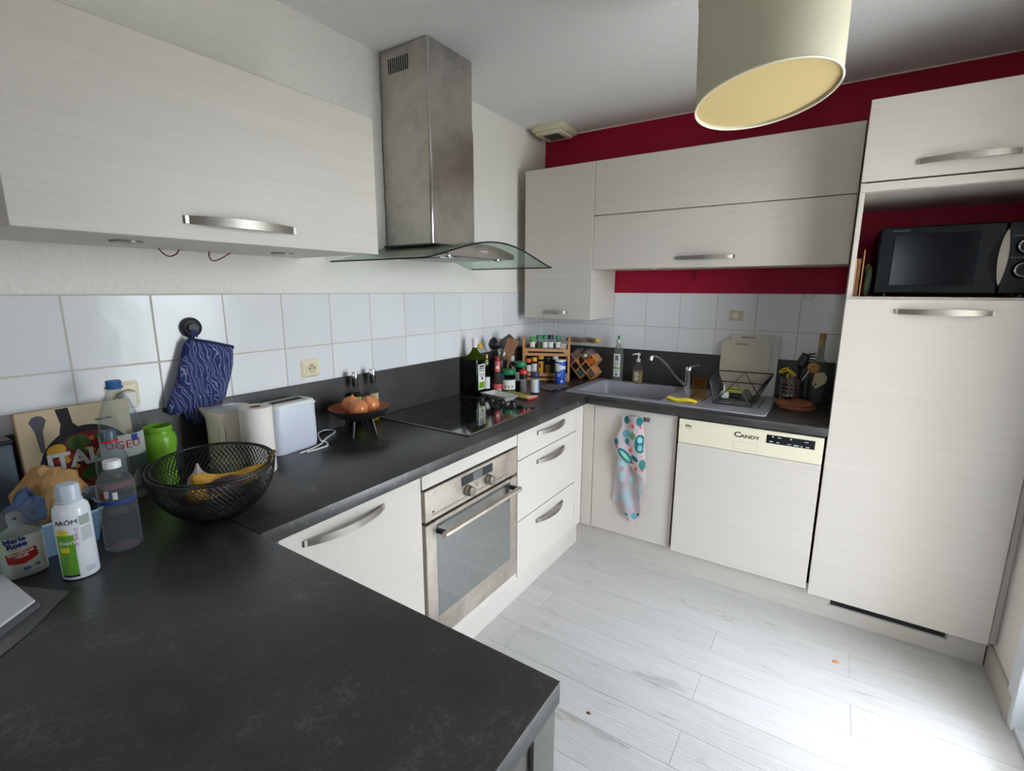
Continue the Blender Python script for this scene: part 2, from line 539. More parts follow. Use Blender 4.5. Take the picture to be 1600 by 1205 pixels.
# floor: pale planks running along the sink wall
def plank_mat():
    m, n, b = base_mat('pale_grey_wood_plank')
    oi = n.nodes.new('ShaderNodeObjectInfo')
    g = n.nodes.new('ShaderNodeNewGeometry')
    sc = n.nodes.new('ShaderNodeVectorMath'); sc.operation = 'SCALE'; sc.inputs[0].default_value = (13.7, 7.3, 0)
    n.links.new(oi.outputs['Random'], sc.inputs['Scale'])
    ad = n.nodes.new('ShaderNodeVectorMath'); ad.operation = 'ADD'
    n.links.new(g.outputs['Position'], ad.inputs[0]); n.links.new(sc.outputs[0], ad.inputs[1])
    mp = n.nodes.new('ShaderNodeMapping'); mp.inputs['Scale'].default_value = (6.0, .8, 1)
    n.links.new(ad.outputs[0], mp.inputs[0])
    rings = n.nodes.new('ShaderNodeTexWave'); rings.wave_type = 'BANDS'; rings.bands_direction = 'X'
    rings.inputs['Scale'].default_value = 5.0; rings.inputs['Distortion'].default_value = 12; rings.inputs['Detail'].default_value = 3
    rings.inputs['Detail Scale'].default_value = .7
    n.links.new(mp.outputs[0], rings.inputs['Vector'])
    mp2 = n.nodes.new('ShaderNodeMapping'); mp2.inputs['Scale'].default_value = (34, 2.2, 1)
    n.links.new(ad.outputs[0], mp2.inputs[0])
    fine = noise_node(n, 1.6, 5, mp2.outputs[0], .65)
    mp3 = n.nodes.new('ShaderNodeMapping'); mp3.inputs['Scale'].default_value = (9, 2.2, 1)
    n.links.new(ad.outputs[0], mp3.inputs[0])
    big = noise_node(n, 1.5, 5, mp3.outputs[0], .62, .8)
    c1 = ramp(n, rings.outputs['Color'], [(.0, (198, 196, 195)), (.5, (216, 215, 214)), (1, (226, 225, 225))])
    c2 = ramp(n, fine.outputs[0], [(.3, (202, 200, 199)), (.55, (214, 213, 212)), (.75, (221, 220, 219))])
    mx = n.nodes.new('ShaderNodeMix'); mx.data_type = 'RGBA'; mx.inputs['Factor'].default_value = .5
    n.links.new(c1, mx.inputs['A']); n.links.new(c2, mx.inputs['B'])
    c3 = ramp(n, big.outputs[0], [(.29, (190, 186, 183)), (.37, (238, 236, 235)), (1, (255, 255, 255))])
    m2 = n.nodes.new('ShaderNodeMix'); m2.data_type = 'RGBA'; m2.blend_type = 'MULTIPLY'; m2.inputs['Factor'].default_value = .75
    n.links.new(mx.outputs['Result'], m2.inputs['A']); n.links.new(c3, m2.inputs['B'])
    tint = ramp(n, oi.outputs['Random'], [(0, (246, 246, 245)), (1, (255, 255, 255))])
    m3 = n.nodes.new('ShaderNodeMix'); m3.data_type = 'RGBA'; m3.blend_type = 'MULTIPLY'; m3.inputs['Factor'].default_value = 1
    n.links.new(m2.outputs['Result'], m3.inputs['A']); n.links.new(tint, m3.inputs['B'])
    n.links.new(m3.outputs['Result'], b.inputs['Base Color'])
    b.inputs['Roughness'].default_value = .46; b.inputs['Specular IOR Level'].default_value = .35
    bump(n, b, fine.outputs[0], .04, .0005)
    return m
PLANK = plank_mat()
fl = struct('floor', bx(XB-.12, .12, -4.72, .12, -.1, -.004), mat('grey_plank_joint', (194, 191, 188), .7))
row = 0
for k in range(-3, 40):
    xa = -.605-.1475*k
    x0, x1 = xa-.1475+.0006, xa-.0006
    if x0 < -6.4: break
    jo = -1.41 if k % 2 == 0 else -1.888
    ys = [jo+1.2, jo, jo-1.2, jo-2.4] if jo+1.2 < 0 else [jo+1.2-.0, jo, jo-1.2, jo-2.4]
    ylo = -2.345 if x1 > -3.4 else -4.6
    edges = sorted(set([0.0]+[y for y in (jo+2.4, jo+1.2, jo, jo-1.2, jo-2.4, jo-3.6) if ylo+.02 < y < 0]+[ylo]))
    for ya, yb in zip(edges, edges[1:]):
        if x1 > -.02 and x0 > -.02: continue
        struct('plank', bx(x0, min(x1, -.002), ya+.0006, yb-.0006, -.006, 0), PLANK, fl, smooth=0)

# wall tiles, one object each (shared mesh for whole tiles)
PA, PB = .204, .2035
def tile(wall, y_or_x, a0, a1, z0, z1, cache={}):
    g = .0017
    if wall is wl: b = bx(a0+g, a1-g, -.008, .002, z0+g, z1-g, .0015)
    else: b = bx(-.008, .002, a0+g, a1-g, z0+g, z1-g, .0015)
    return struct('tile', b, TILE, wall)
gb = B(); box(gb, -3.7, 0, -.0062, .001, 1.03, 1.4395); struct('grout_bed', gb, GROUT, wl)
gb = B(); box(gb, -.0062, .001, -1.73, 0, 1.03, 1.4395); struct('grout_bed', gb, GROUT, wbk)
for z0, z1 in ((1.239, 1.439), (1.045, 1.239)):
    for i in range(-5, 13):
        a0 = -2.539+PA*i; a1 = min(a0+PA, -.008)
        tile(wl, 'A', a0, a1, z0, z1)
    for i in range(-3, 6):
        a1 = min(-.519-PB*i, -.002); a0 = max(-.519-PB*(i+1), -1.725)
        if a1-a0 > .01: tile(wbk, 'B', a0, a1, z0, z1)
# torn sticker left on one tile of the sink wall
b = B(); M0 = FACE_B(-.0084, -1.232, 1.318)
prism(b, [(-.034, -.026), (.036, -.028), (.037, .028), (.012, .030), (.006, .026), (-.006, .027), (-.012, .031), (-.035, .028)], 0, .0004, M=M0)
tag(ob('sticker_remains', b, paper((196, 182, 158)), smooth=0), 'beige square remains of a torn sticker on a tile above the sink', 'sticker')
b = B(); prism(b, ellipse(-.002, .001, .017, .016, 0, 14), 0, .0007, M=M0)
st = bpy.data.objects['sticker_remains']
ob('torn_patch', b, paper((216, 212, 206)), st, smooth=0)
# ceiling joint trim of the red wall: thin white paint line
struct('trim_1', bx(-.006, .001, YR, 0, CEIL-.006, CEIL+.001), mat('ceiling_joint_white', (216, 205, 202), .8))
# right wall: skirting and glazed door
BASEM = mat('grey_skirting_board', (196, 190, 180), .5)
struct('baseboard_right', bx(DX1, -.50, YR, YR+.012, 0, .10, .002), BASEM)
FRAMEM = mat('white_door_frame_paint', (228, 231, 236), .35)
b = B()
box(b, DX1-.03, DX1+.055, YR-.13, YR+.010, 0, DZ1+.05, .003)
box(b, DX0-.055, DX0+.03, YR-.13, YR+.010, 0, DZ1+.05, .003)
box(b, DX0, DX1, YR-.13, YR+.010, DZ1-.04, DZ1+.05, .003)
box(b, DX0, DX1, YR-.13, YR+.0, -.004, .022, .003)
d1 = struct('door_1', b, FRAMEM)
for xa, xb, yy in ((DX0+.03, DX1-.03, -.06),):
    f = B()
    y0, y1 = YR+yy-.02, YR+yy+.02
    box(f, xa, xa+.07, y0, y1, .024, DZ1-.04, .003); box(f, xb-.07, xb, y0, y1, .024, DZ1-.04, .003)
    box(f, xa+.07, xb-.07, y0, y1, .024, .11, .003); box(f, xa+.07, xb-.07, y0, y1, DZ1-.11, DZ1-.04, .003)
    struct('sash', f, FRAMEM, d1)
    s = bpy.data.objects[d1.children[-1].name]
    ob('pane', bx(xa+.07, xb-.07, YR+yy-.003, YR+yy+.003, .11, DZ1-.11), thin_glass('window_glass', (244, 248, 247)), s)
b = B()
box(b, XB-.1, XB+.01, -2.35, -2.31, .9, 2.1); box(b, XB-.1, XB+.01, -1.89, -1.85, .9, 2.1); box(b, XB-.1, XB+.01, -2.31, -1.89, .9, .95); box(b, XB-.1, XB+.01, -2.31, -1.89, 2.05, 2.1)
w1 = struct('window_1', b, FRAMEM)
ob('pane', bx(XB-.053, XB-.047, -2.31, -1.89, .95, 2.05), thin_glass('window_glass', (244, 248, 247)), w1)
# ------------------------------------------------------------------ fitted kitchen
def bow_handle(parent, M, L=.265, h=.022, d=.030, t=.005, name='handle'):
    """flat bow handle: x along the length, y up, z out of the door"""
    rings = []
    N = 16
    for k in range(N+1):
        s = k/N; x = -L/2+L*s
        z = .002+d*math.sin(PI*s)**.75
        dz = PI*math.cos(PI*s)*d/L*.6
        hh = h*(.82+.18*math.sin(PI*s))
        rings.append([(x+dz*t*.4, -hh/2, z-t/2), (x+dz*t*.4, hh/2, z-t/2), (x-dz*t*.4, hh/2, z+t/2), (x-dz*t*.4, -hh/2, z+t/2)])
    b = loft(B(), rings)
    for s in (-1, 1): box(b, s*L/2-.006, s*L/2+.006, -h*.41, h*.41, -.001, .006)
    b.transform(M)
    return ob(name, b, NICKEL, parent)
YA, XBF = -.595, -.579                  # cabinet front planes
BEV = .0015
# peninsula, worktops
b = B(); box(b, -3.35, -2.412, -1.417, -.008, ZC-.038, ZC, .0025, 2)
tag(ob('peninsula_worktop', b, TOP), 'large dark concrete-look worktop of the peninsula in the foreground', 'worktop')
b = B(); box(b, -2.410, -.5455, -.627, -.009, ZC-.038, ZC, .0025, 2); box(b, -.549, -.0095, -.4505, -.009, ZC-.038, ZC, .0005)
tag(ob('hob_worktop', b, TOP), 'dark concrete-look worktop running below the hood along the tiled wall', 'worktop')
SX0, SX1, SY0, SY1 = -.545, -.058, -1.478, -.458          # sink outline
b = B()
box(b, -.608, -.54, -1.719, -.6295, ZC-.038, ZC, .0025, 2)
box(b, -.54, -.063, -1.719, -1.47, ZC-.038, ZC, .001)
box(b, -.063, -.0095, -1.719, -.4515, ZC-.038, ZC, .0005)
box(b, -.5445, -.060, -.470, -.4515, ZC-.038, ZC, .0005)
box(b, -.5445, -.5395, -.6295, -.4515, ZC-.038, ZC, .0005)
tag(ob('sink_worktop', b, TOP), 'dark concrete-look worktop around the grey sink, above the dishwasher', 'worktop')
UP = concrete('dark_concrete_upstand', [(.34, (46, 43, 43)), (.5, (58, 55, 55)), (.66, (73, 69, 68))], (.4, .55))
b = bx(-3.35, -.0225, -.021, -.0085, ZC+.0005, 1.098, .001)
tag(ob('upstand', b, UP), 'dark upstand strip below the tiles of the hob wall', 'upstand')
b = bx(-.021, -.0085, -1.719, -.022, ZC+.0005, 1.095, .001)
tag(ob('upstand', b, UP), 'dark upstand strip below the tiles behind the sink', 'upstand')
# peninsula base
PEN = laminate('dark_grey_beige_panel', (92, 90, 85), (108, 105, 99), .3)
p = thing('peninsula_cabinet', 'grey-beige end panel and base under the foreground worktop', 'cabinet', (-2.85, -.7, 0))
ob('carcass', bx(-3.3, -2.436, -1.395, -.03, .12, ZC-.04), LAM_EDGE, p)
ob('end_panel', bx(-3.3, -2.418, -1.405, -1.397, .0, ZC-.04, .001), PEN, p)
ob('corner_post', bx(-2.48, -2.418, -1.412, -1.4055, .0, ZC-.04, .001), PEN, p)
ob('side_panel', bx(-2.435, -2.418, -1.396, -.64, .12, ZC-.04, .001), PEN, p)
ob('plinth', bx(-2.47, -2.45, -1.38, -.6, 0, .119), LAM, p)
# base unit left of the oven
def cabinet(name, label, x0, x1, z0, z1):
    c = thing(name, label, 'cabinet', ((x0+x1)/2, -.3, z0))
    return c
c = cabinet('base_cabinet', 'cream base cabinet with bow handle left of the oven', -2.41, -1.845, .145, .85)
ob('carcass', bx(-2.408, -1.846, -.574, -.03, .145, .853), LAM_EDGE, c)
d = ob('door', bx(-2.352, -1.848, YA, -.576, .150, .847, BEV), LAM, c)
bow_handle(d, FACE_A(-2.148, YA, .800))
ob('filler_panel', bx(-2.408, -2.355, YA, -.576, .150, .847, BEV), LAM, c)
# oven housing and oven
c = cabinet('oven_housing', 'cream housing with top strip around the built-in oven', -1.844, -1.251, .145, .85)
ob('top_strip', bx(-1.842, -1.251, YA, -.575, .789, .850, BEV), LAM, c)
ob('bottom_strip', bx(-1.842, -1.251, YA, -.575, .145, .181, BEV), LAM, c)
b = B(); box(b, -1.844, -1.836, -.574, -.05, .146, .853); box(b, -1.257, -1.249, -.574, -.05, .146, .853); box(b, -1.836, -1.257, -.574, -.05, .146, .162)
ob('carcass', b, LAM_EDGE, c)
ov = thing('built_in_oven', 'stainless built-in oven with two round knobs and glass door', 'oven', (-1.545, -.3, .185))
ob('body', bx(-1.832, -1.262, -.570, -.07, .185, .784), DARKGAP, ov)
cp = ob('control_panel', bx(-1.836, -1.257, -.599, -.572, .668, .782, .002), OVENSTEEL, ov)
b = bx(-1.640, -1.442, -.6005, -.5985, .735, .770, .0006); ob('display', b, mat('dark_oven_display', (44, 48, 54), .2), cp)
ob('clock_window', bx(-1.572, -1.512, -.6012, -.6004, .738, .768), mat('grey_lcd', (96, 100, 100), .25), cp)
for x in (-1.608, -1.477):
    b = lathe(B(), [(.021, 0), (.021, .012), (.019, .014), (.0185, .030), (.016, .032), (0, .032)], 24, M=FACE_A(x, -.5995, .711))
    k = ob('knob', b, NICKEL, cp)
    ob('pointer', bx(x-.001, x+.001, -.6324, -.6312, .713, .727), DARKGAP, k) if False else None
b = lathe(B(), [(.009, 0), (.009, .004), (.007, .006), (0, .006)], 16, M=FACE_A(-1.544, -.599, .714)); ob('button', b, CHROME, cp)
b = B()
for z in (.684, .688): box(b, -1.80, -1.33, -.5995, -.5988, z, z+.0012)
ob('engraved_line', b, mat('oven_line_grey', (120, 112, 104), .4, 1), cp)
b = lathe(B(), [(.004, 0), (.004, .001), (0, .001)], 10, M=FACE_A(-1.795, -.599, .697)); ob('indicator_lamp', b, DARKGAP, cp)
# oven door: steel frame with glass
b = B()
y0, y1 = -.599, -.572
box(b, -1.836, -1.780, y0, y1, .186, .655, .002); box(b, -1.309, -1.257, y0, y1, .186, .655, .002)
box(b, -1.780, -1.309, y0, y1, .186, .279, .0); box(b, -1.780, -1.309, y0+.004, y1, .641, .655, .0)
dr = ob('door', b, OVENSTEEL, ov)
GLASSD = mat('mirrored_oven_glass', (176, 179, 178), .05, .9, .9, var=5, vscale=30)
ob('glass', bx(-1.780, -1.309, -.5985, -.590, .279, .641), GLASSD, dr)
b = B()
rings = []
for k in range(13):
    s = k/12; x = -1.786+.49*s
    rings.append([(x, -.640+.012*math.sin(2*PI*j/12), .615+.0125*math.cos(2*PI*j/12)) for j in range(12)])
h = ob('handle', loft(B(), rings), OVENSTEEL, dr)
for x in (-1.774, -1.308): ob('bracket', bx(x-.008, x+.008, -.640, -.592, .610, .626, .002), BLACKP, h)
# drawer unit
c = cabinet('drawer_unit', 'cream unit of three drawers with bow handles beside the oven', -1.249, -.66, .145, .85)
ob('carcass', bx(-1.247, -.664, -.574, -.03, .146, .853), LAM_EDGE, c)
for z0, z1, hz in ((.716, .848, .803), (.426, .712, .664), (.150, .422, .364)):
    d = ob('drawer', bx(-1.246, -.667, YA, -.576, z0, z1, BEV), LAM, c)
    bow_handle(d, FACE_A(-.945, YA, hz), .262)
tag(ob('corner_filler', bx(-.664, -.5795, YA, -.577, .150, .850, BEV), LAM), 'narrow cream filler strip between drawers and inner corner', 'panel')
tag(ob('corner_filler', bx(XBF, -.561, -.6575, -.5955, .146, .850, BEV), LAM), 'narrow cream filler strip between inner corner and sink cabinet', 'panel')
PLINTH = laminate('pale_beige_plinth', (184, 177, 168), (204, 197, 188))
tag(ob('plinth', bx(-2.405, -.518, -.555, -.538, 0, .143, .001), PLINTH), 'cream plinth board below oven and drawers', 'plinth')
pl = tag(ob('plinth', bx(-.535, -.518, -2.328, -.556, 0, .143, .001), PLINTH), 'cream plinth board below sink cabinet, dishwasher and fridge', 'plinth')
gr = tag(ob('plinth_vent', bx(-.5365, -.5355, -2.205, -1.812, .074, .109), DARKGAP), 'long dark ventilation grille in the plinth under the fridge', 'grille')
b = B(); box(b, -.5385, -.5350, -2.210, -1.807, .068, .074); box(b, -.5385, -.5350, -2.210, -1.807, .109, .114); box(b, -.5385, -.5350, -2.213, -2.205, .068, .114)
ob('frame', b, mat('grey_grille_frame', (150, 146, 138), .5), gr)
# sink cabinet
c = thing('sink_cabinet', 'cream cabinet under the sink with a towel hanging on its door', 'cabinet', (-.3, -.88, .145))
b = B(); box(b, -.560, -.03, -.663, -.659, .146, .70); box(b, -.560, -.03, -1.106, -1.102, .146, .70); box(b, -.56, -.03, -1.102, -.663, .146, .160)
ob('carcass', b, LAM_EDGE, c)
ob('door', bx(XBF, -.561, -1.100, -.6615, .147, .848, BEV), LAM, c)
# dishwasher
dw = thing('dishwasher', 'semi-integrated dishwasher with cream control panel and white door', 'dishwasher', (-.3, -1.412, .14))
ob('body', bx(-.578, -.03, -1.708, -1.116, .146, .80), DARKGAP, dw)
DWX = -.600
CREAM = mat('cream_appliance_plastic', (218, 211, 186), .35)
cp = ob('control_panel', bx(DWX, -.579, -1.711, -1.113, .727, .846, .002), CREAM, dw)
ob('door', bx(DWX, -.579, -1.711, -1.113, .147, .7255, BEV), LAM, dw)
M0 = FACE_B(DWX-.0002, -1.412, .8075)
text('brand_lettering', 'C', .034, BLACKP, cp, M0 @ Matrix.Translation((-.036, 0, 0)), bold=.0008, sx=1.25)
text('brand_lettering', 'ANDY', .022, BLACKP, cp, M0 @ Matrix.Translation((.016, -.004, 0)), bold=.0006, sx=1.3)
text('model_lettering', 'Alto', .017, BLACKP, cp, FACE_B(DWX-.0002, -1.158, .815), bold=.0004)
ob('model_underline', bx(DWX-.0005, DWX+.001, -1.172, -1.145, .802, .8035), mat('grey_print', (120, 118, 105), .6), cp)
b = B()
for z in (.741, .776): box(b, DWX-.0004, DWX+.001, -1.462, -1.360, z-.0006, z+.0006)
for y in (-1.462, -1.360): box(b, DWX-.0004, DWX+.001, y-.0006, y+.0006, .741, .776)
ob('grip_outline', b, mat('cream_groove', (176, 170, 146), .6), cp)
ob('display', bx(DWX-.001, DWX+.001, -1.680, -1.495, .790, .829, .0004), mat('black_gloss_display', (24, 26, 30), .15), cp)
b = B()
for y, z, w, h in ((-1.52, .822, .006, .006), (-1.545, .820, .013, .004), (-1.59, .821, .006, .006), (-1.648, .818, .014, .003), (-1.515, .799, .014, .004), (-1.541, .798, .012, .003), (-1.585, .797, .014, .003), (-1.612, .797, .02, .005), (-1.632, .796, .007, .005), (-1.654, .796, .013, .004)):
    box(b, DWX-.0014, DWX-.0008, y-w/2, y+w/2, z-h/2, z+h/2)
ob('display_marks', b, paper((190, 192, 196)), cp, kind='stuff')
# fridge column
FX = -.575
c = thing('fridge_column', 'tall cream fridge column with microwave niche and bow handles', 'cabinet', (-.3, -2.03, .12))
b = B()
box(b, FX, -.0, -1.7385, -1.7215, .143, 2.147, .001); box(b, FX+.02, -.0, -2.325, -2.309, .143, 2.147, .001)
box(b, FX+.004, -.009, -2.309, -1.7385, 1.416, 1.433, .001); box(b, FX+.004, -.0, -2.309, -1.7385, 1.822, 1.856, .001)
box(b, FX+.02, -.0, -2.309, -1.7385, 2.13, 2.147, .001); box(b, FX+.03, -.0, -2.309, -1.7385, .143, .16, .001)
ob('carcass', b, LAM, c)
d = ob('fridge_door', bx(FX-.020, FX-.001, -2.316, -1.7205, .126, 1.4245, BEV), LAM, c)
bow_handle(d, FACE_B(FX-.02, -2.021, 1.379), .268)
ob('niche_strip', bx(FX-.020, FX-.001, -2.316, -1.7205, 1.8225, 1.8545, BEV), LAM, c)
d = ob('upper_door', bx(FX-.020, FX-.001, -2.316, -1.7205, 1.860, 2.147, BEV), LAM, c)
bow_handle(d, FACE_B(FX-.02, -2.019, 1.912), .268)
tag(ob('side_filler', bx(FX+.012, FX+.028, -2.3445, -2.3255, .118, 2.147, .001), LAM), 'thin cream filler between fridge column and right wall', 'panel')
# wall cabinets over the sink
UX = -.363
c = thing('tall_wall_cabinet', 'tall narrow cream wall cabinet in the corner, short handle at its foot', 'cabinet', (-.18, -.297, 1.286))
ob('carcass', bx(UX+.019, -.009, -.518, -.076, 1.288, 2.138, .001), LAM, c)
d = ob('door', bx(UX, UX+.018, -.5195, -.0745, 1.286, 2.140, BEV), LAM, c)
bow_handle(d, FACE_B(UX, -.292, 1.326), .142, .02)
c = thing('flap_wall_cabinet', 'long cream wall cabinet with two lift-up flaps above the sink', 'cabinet', (-.18, -1.12, 1.57))
ob('carcass', bx(UX+.019, -.001, -1.7185, -.5205, 1.572, 2.138, .001), LAM, c)
ob('upper_flap', bx(UX, UX+.018, -1.716, -.5225, 1.859, 2.140, BEV), LAM, c)
d = ob('lower_flap', bx(UX, UX+.018, -1.716, -.5225, 1.569, 1.854, BEV), LAM, c)
bow_handle(d, FACE_B(UX, -1.119, 1.616), .268, .02)
for y in (-.80, -1.46):
    b = lathe(B(), [(.033, 0), (.033, -.004), (.026, -.006), (0, -.006)], 24, (-.17, y, 1.5718)); ob('downlight', b, STEEL, c)
# left wall cabinet above the peninsula end of the counter
LY = -.42
c = thing('left_wall_cabinet', 'wide cream wall cabinet with bow handle left of the hood', 'cabinet', (-2.265, -.2, 1.569))
ob('carcass', bx(-2.695, -1.829, LY+.019, -.001, 1.569, 1.978, .001), LAM, c)
d = ob('door', bx(-2.697, -1.826, LY, LY+.018, 1.567, 1.981, BEV), LAM, c)
bow_handle(d, FACE_A(-2.262, LY, 1.612), .268)
for x, y in ((-2.455, -.235), (-2.015, -.18)):
    b = lathe(B(), [(.034, 0), (.034, -.004), (.027, -.006), (0, -.006)], 24, (x, y, 1.5688)); ob('downlight', b, mat('grey_downlight', (150, 148, 146), .3, .6), c)
WIRE = mat('dark_red_wire', (92, 26, 36), .5)
for pts, lb in (([(-2.314, -.05, 1.569), (-2.305, -.052, 1.556), (-2.290, -.054, 1.548), (-2.272, -.054, 1.555), (-2.260, -.05, 1.569)], 'left one of two thin red wire loops under the wall cabinet'),
            ([(-2.177, -.05, 1.569), (-2.178, -.052, 1.552), (-2.170, -.055, 1.541), (-2.148, -.056, 1.548), (-2.111, -.05, 1.569)], 'right one of two thin red wire loops under the wall cabinet')):
    tag(ob('wire_loop', tube(B(), smooth_path(pts, 6), .0019, 6), WIRE), lb, 'wire', 'wire loops under the left wall cabinet')
tag(ob('hanging_wire', tube(B(), smooth_path([(-.02, -.999, 1.572), (-.02, -1.0, 1.54), (-.02, -1.001, 1.513)], 4), .003, 6), BLACKP), 'short dark cable end hanging under the flap cabinet', 'wire')
tag(ob('wire_loop', tube(B(), smooth_path([(-.012, -1.40, 1.571), (-.012, -1.44, 1.545), (-.012, -1.50, 1.555), (-.012, -1.54, 1.53), (-.012, -1.545, 1.44), (-.012, -1.555, 1.415), (-.012, -1.58, 1.415), (-.012, -1.59, 1.45), (-.012, -1.56, 1.571)], 6), .0010, 6), WIRE), 'thin dark wire drooping over the red wall beside the fridge', 'wire')
# ------------------------------------------------------------------ cooker hood
hd = thing('cooker_hood', 'stainless chimney cooker hood with curved glass canopy', 'hood', (-1.258, -.14, 1.56))
def chimney(x0, x1, y0, z0, z1, ch=.012):
    return prism(B(), [(x0, -.0085), (x0, y0+ch), (x0+ch, y0), (x1-ch, y0), (x1, y0+ch), (x1, -.0085)], z0, z1)
b = chimney(-1.403, -1.113, -.276, 1.640, 2.131)
ob('lower_flue', b, STEEL, hd)
uf = ob('upper_flue', chimney(-1.400, -1.116, -.273, 2.131, CEIL-.002), STEEL, hd)
for nm, x0_, y0_, z0_, z1_ in (('lower_corner_strip', -1.403, -.276, 1.645, 2.130), ('upper_corner_strip', -1.400, -.273, 2.132, CEIL-.003)):
    ob(nm, tube(B(), [(x0_+.004, y0_+.004, z0_), (x0_+.004, y0_+.004, z1_)], .0035, 8), CHROME, hd)
b = B()
for k in range(10): box(b, -1.4008, -1.3995, -.166+.0118*k, -.160+.0118*k, 2.319, 2.374)
ob('vent_slots', b, DARKGAP, uf)
def hz(x, y=-.5):
    s = (x+1.258)/.45
    return 1.562+.083*max(0, math.cos(s*PI/2))**1.25
N = 28
HG = thin_glass('green_tinted_hood_glass', (232, 240, 234), .02, haze=.03, hazecol=(150, 176, 162), cap=.25)
top = B()
rings = []
for k in range(N+1):
    x = -1.708+.9*k/N
    z = hz(x)
    rings.append([(x, -.012, z-.003), (x, -.505, z-.003), (x, -.505, z+.003), (x, -.012, z+.003)])
gl = ob('glass_canopy', loft(B(), rings), HG, hd)
EDGE = mat('dark_green_glass_edge', (16, 34, 30), .12)
b = B()
tube(b, [(-1.708+.9*k/N, -.506, hz(-1.708+.9*k/N)) for k in range(N+1)], .0036, 6)
tube(b, [(-1.708, -.506, 1.562), (-1.708, -.014, 1.562)], .0033, 6)
tube(b, [(-.808, -.506, 1.562), (-.808, -.014, 1.562)], .0033, 6)
ob('glass_edge', b, EDGE, gl)
# steel body below the glass: arched front fascia, flat underside
rings = []
for yy, tk in ((-.43, .0), (-.05, .0)):
    top_pts = [(-1.258+.46*(s/20-.5)*1.0, yy, hz(-1.258+.46*(s/20-.5))-.0045) for s in range(21)]
    rings.append(top_pts+[(-1.028, yy, 1.588), (-1.488, yy, 1.588)])
ob('body', loft(B(), rings), STEEL, hd)
ob('flue_collar', bx(-1.425, -1.093, -.298, -.0085, 1.634, 1.642, .001), mat('dark_grey_collar', (60, 60, 60), .4, .5), hd)
b = B()
for k in range(5): lathe(b, [(.0045, 0), (.0045, .004), (0, .004)], 10, M=FACE_A(-1.282+.012*k, -.430, 1.612))
ob('buttons', b, CHROME, hd)
for x in (-1.43, -1.09):
    bb = lathe(B(), [(.028, 0), (.028, -.004), (.020, -.008), (0, -.009)], 20, (x, -.37, 1.5878)); ob('lamp', bb, CHROME, hd)
ob('grease_filter', bx(-1.40, -1.12, -.40, -.09, 1.583, 1.5878), mat('grey_filter_mesh', (150, 150, 148), .45, .8), hd)
# ------------------------------------------------------------------ hob
hb = thing('ceramic_hob', 'black glass ceramic hob with four knobs at its right', 'hob', (-1.26, -.3, ZC))
ob('glass_plate', bx(-1.527, -.992, -.544, -.050, ZC+.001, ZC+.006, .001), mat('black_hob_glass', (10, 10, 12), .045, 0, .7, coat=1), hb)
b = B()
for q in ((-1.533, -1.526, -.55, -.044), (-.993, -.986, -.55, -.044), (-1.533, -.986, -.55, -.543), (-1.533, -.986, -.051, -.044)): box(b, q[0], q[1], q[2], q[3], ZC+.0002, ZC+.0062, .001)
ob('steel_trim', b, NICKEL, hb)
RINGM = mat('grey_hob_print', (90, 90, 92), .3)
for cx, cy, r in ((-1.39, -.41, .075), (-1.38, -.18, .095), (-1.16, -.42, .095), (-1.15, -.17, .075)):
    t = B(); 
    for r1 in (r,):
        n = 48
        vs = [[t.verts.new((cx+rr*math.cos(2*PI*k/n), cy+rr*math.sin(2*PI*k/n), ZC+.0062)) for k in range(n)] for rr in (r1-.0009, r1+.0009)]
        for k in range(n): t.faces.new((vs[0][k], vs[0][(k+1) % n], vs[1][(k+1) % n], vs[1][k]))
    ob('cooking_zone', t, RINGM, hb)
for y in (-.236, -.298, -.361, -.423):
    kb = B(); lathe(kb, [(.021, 0), (.021, .004), (.016, .007), (.014, .018), (0, .018)], 20, (-1.022, y, ZC+.006))
    box(kb, -1.026, -1.018, y-.015, y+.015, ZC+.012, ZC+.030, .002)
    ob('knob', kb, BLACKP, hb)
# ------------------------------------------------------------------ sink and tap
SINKM = mat('grey_composite_sink', (150, 151, 160), .38, var=5, vscale=300)
sk = thing('kitchen_sink', 'grey composite sink with bowl on the left and grooved drainer', 'sink', (-.3, -.97, ZC))
BX0, BX1, BY0, BY1 = -.497, -.105, -.985, -.512
def rect_ring(x0, x1, y0, y1, r, z): return [(p[0], p[1], z) for p in rounded(x0, x1, y0, y1, r, 4)]
t = B()
outer = rect_ring(SX0, SX1, SY0, SY1, .02, ZC+.0005)
loft(t, [outer, rect_ring(SX0+.002, SX1-.002, SY0+.002, SY1-.002, .02, ZC+.006), rect_ring(SX0+.016, SX1-.012, SY0+.016, SY1-.016, .02, ZC+.0065)], cap=False)
# flat deck between rim and bowl, made as strips round the bowl
box(t, SX0+.014, SX1-.01, BY1, SY1-.014, ZC+.001, ZC+.0062); box(t, SX0+.014, SX1-.01, SY0+.014, BY0, ZC+.001, ZC+.0058)
box(t, SX0+.014, BX0, BY0, BY1, ZC+.001, ZC+.006); box(t, BX1, SX1-.01, BY0, BY1, ZC+.001, ZC+.006)
ob('deck', t, SINKM, sk)
t = B()
loft(t, [rect_ring(BX0, BX1, BY0, BY1, .03, ZC+.0063), rect_ring(BX0+.006, BX1-.006, BY0+.006, BY1-.006, .035, ZC-.004), rect_ring(BX0+.018, BX1-.018, BY0+.018, BY1-.018, .045, ZC-.150), rect_ring(BX0+.05, BX1-.05, BY0+.05, BY1-.05, .05, ZC-.160)], cap=False)
f = [v for v in t.verts if abs(v.co.z-(ZC-.160)) < 1e-5]
bmesh.ops.contextual_create(t, geom=f)
bw = ob('bowl', t, SINKM, sk)
ob('drain', lathe(B(), [(.0, -.158+ZC), (.04, -.158+ZC), (.04, -.161+ZC)], 24, (-.30, -.75, 0)), CHROME, bw)
b = B()
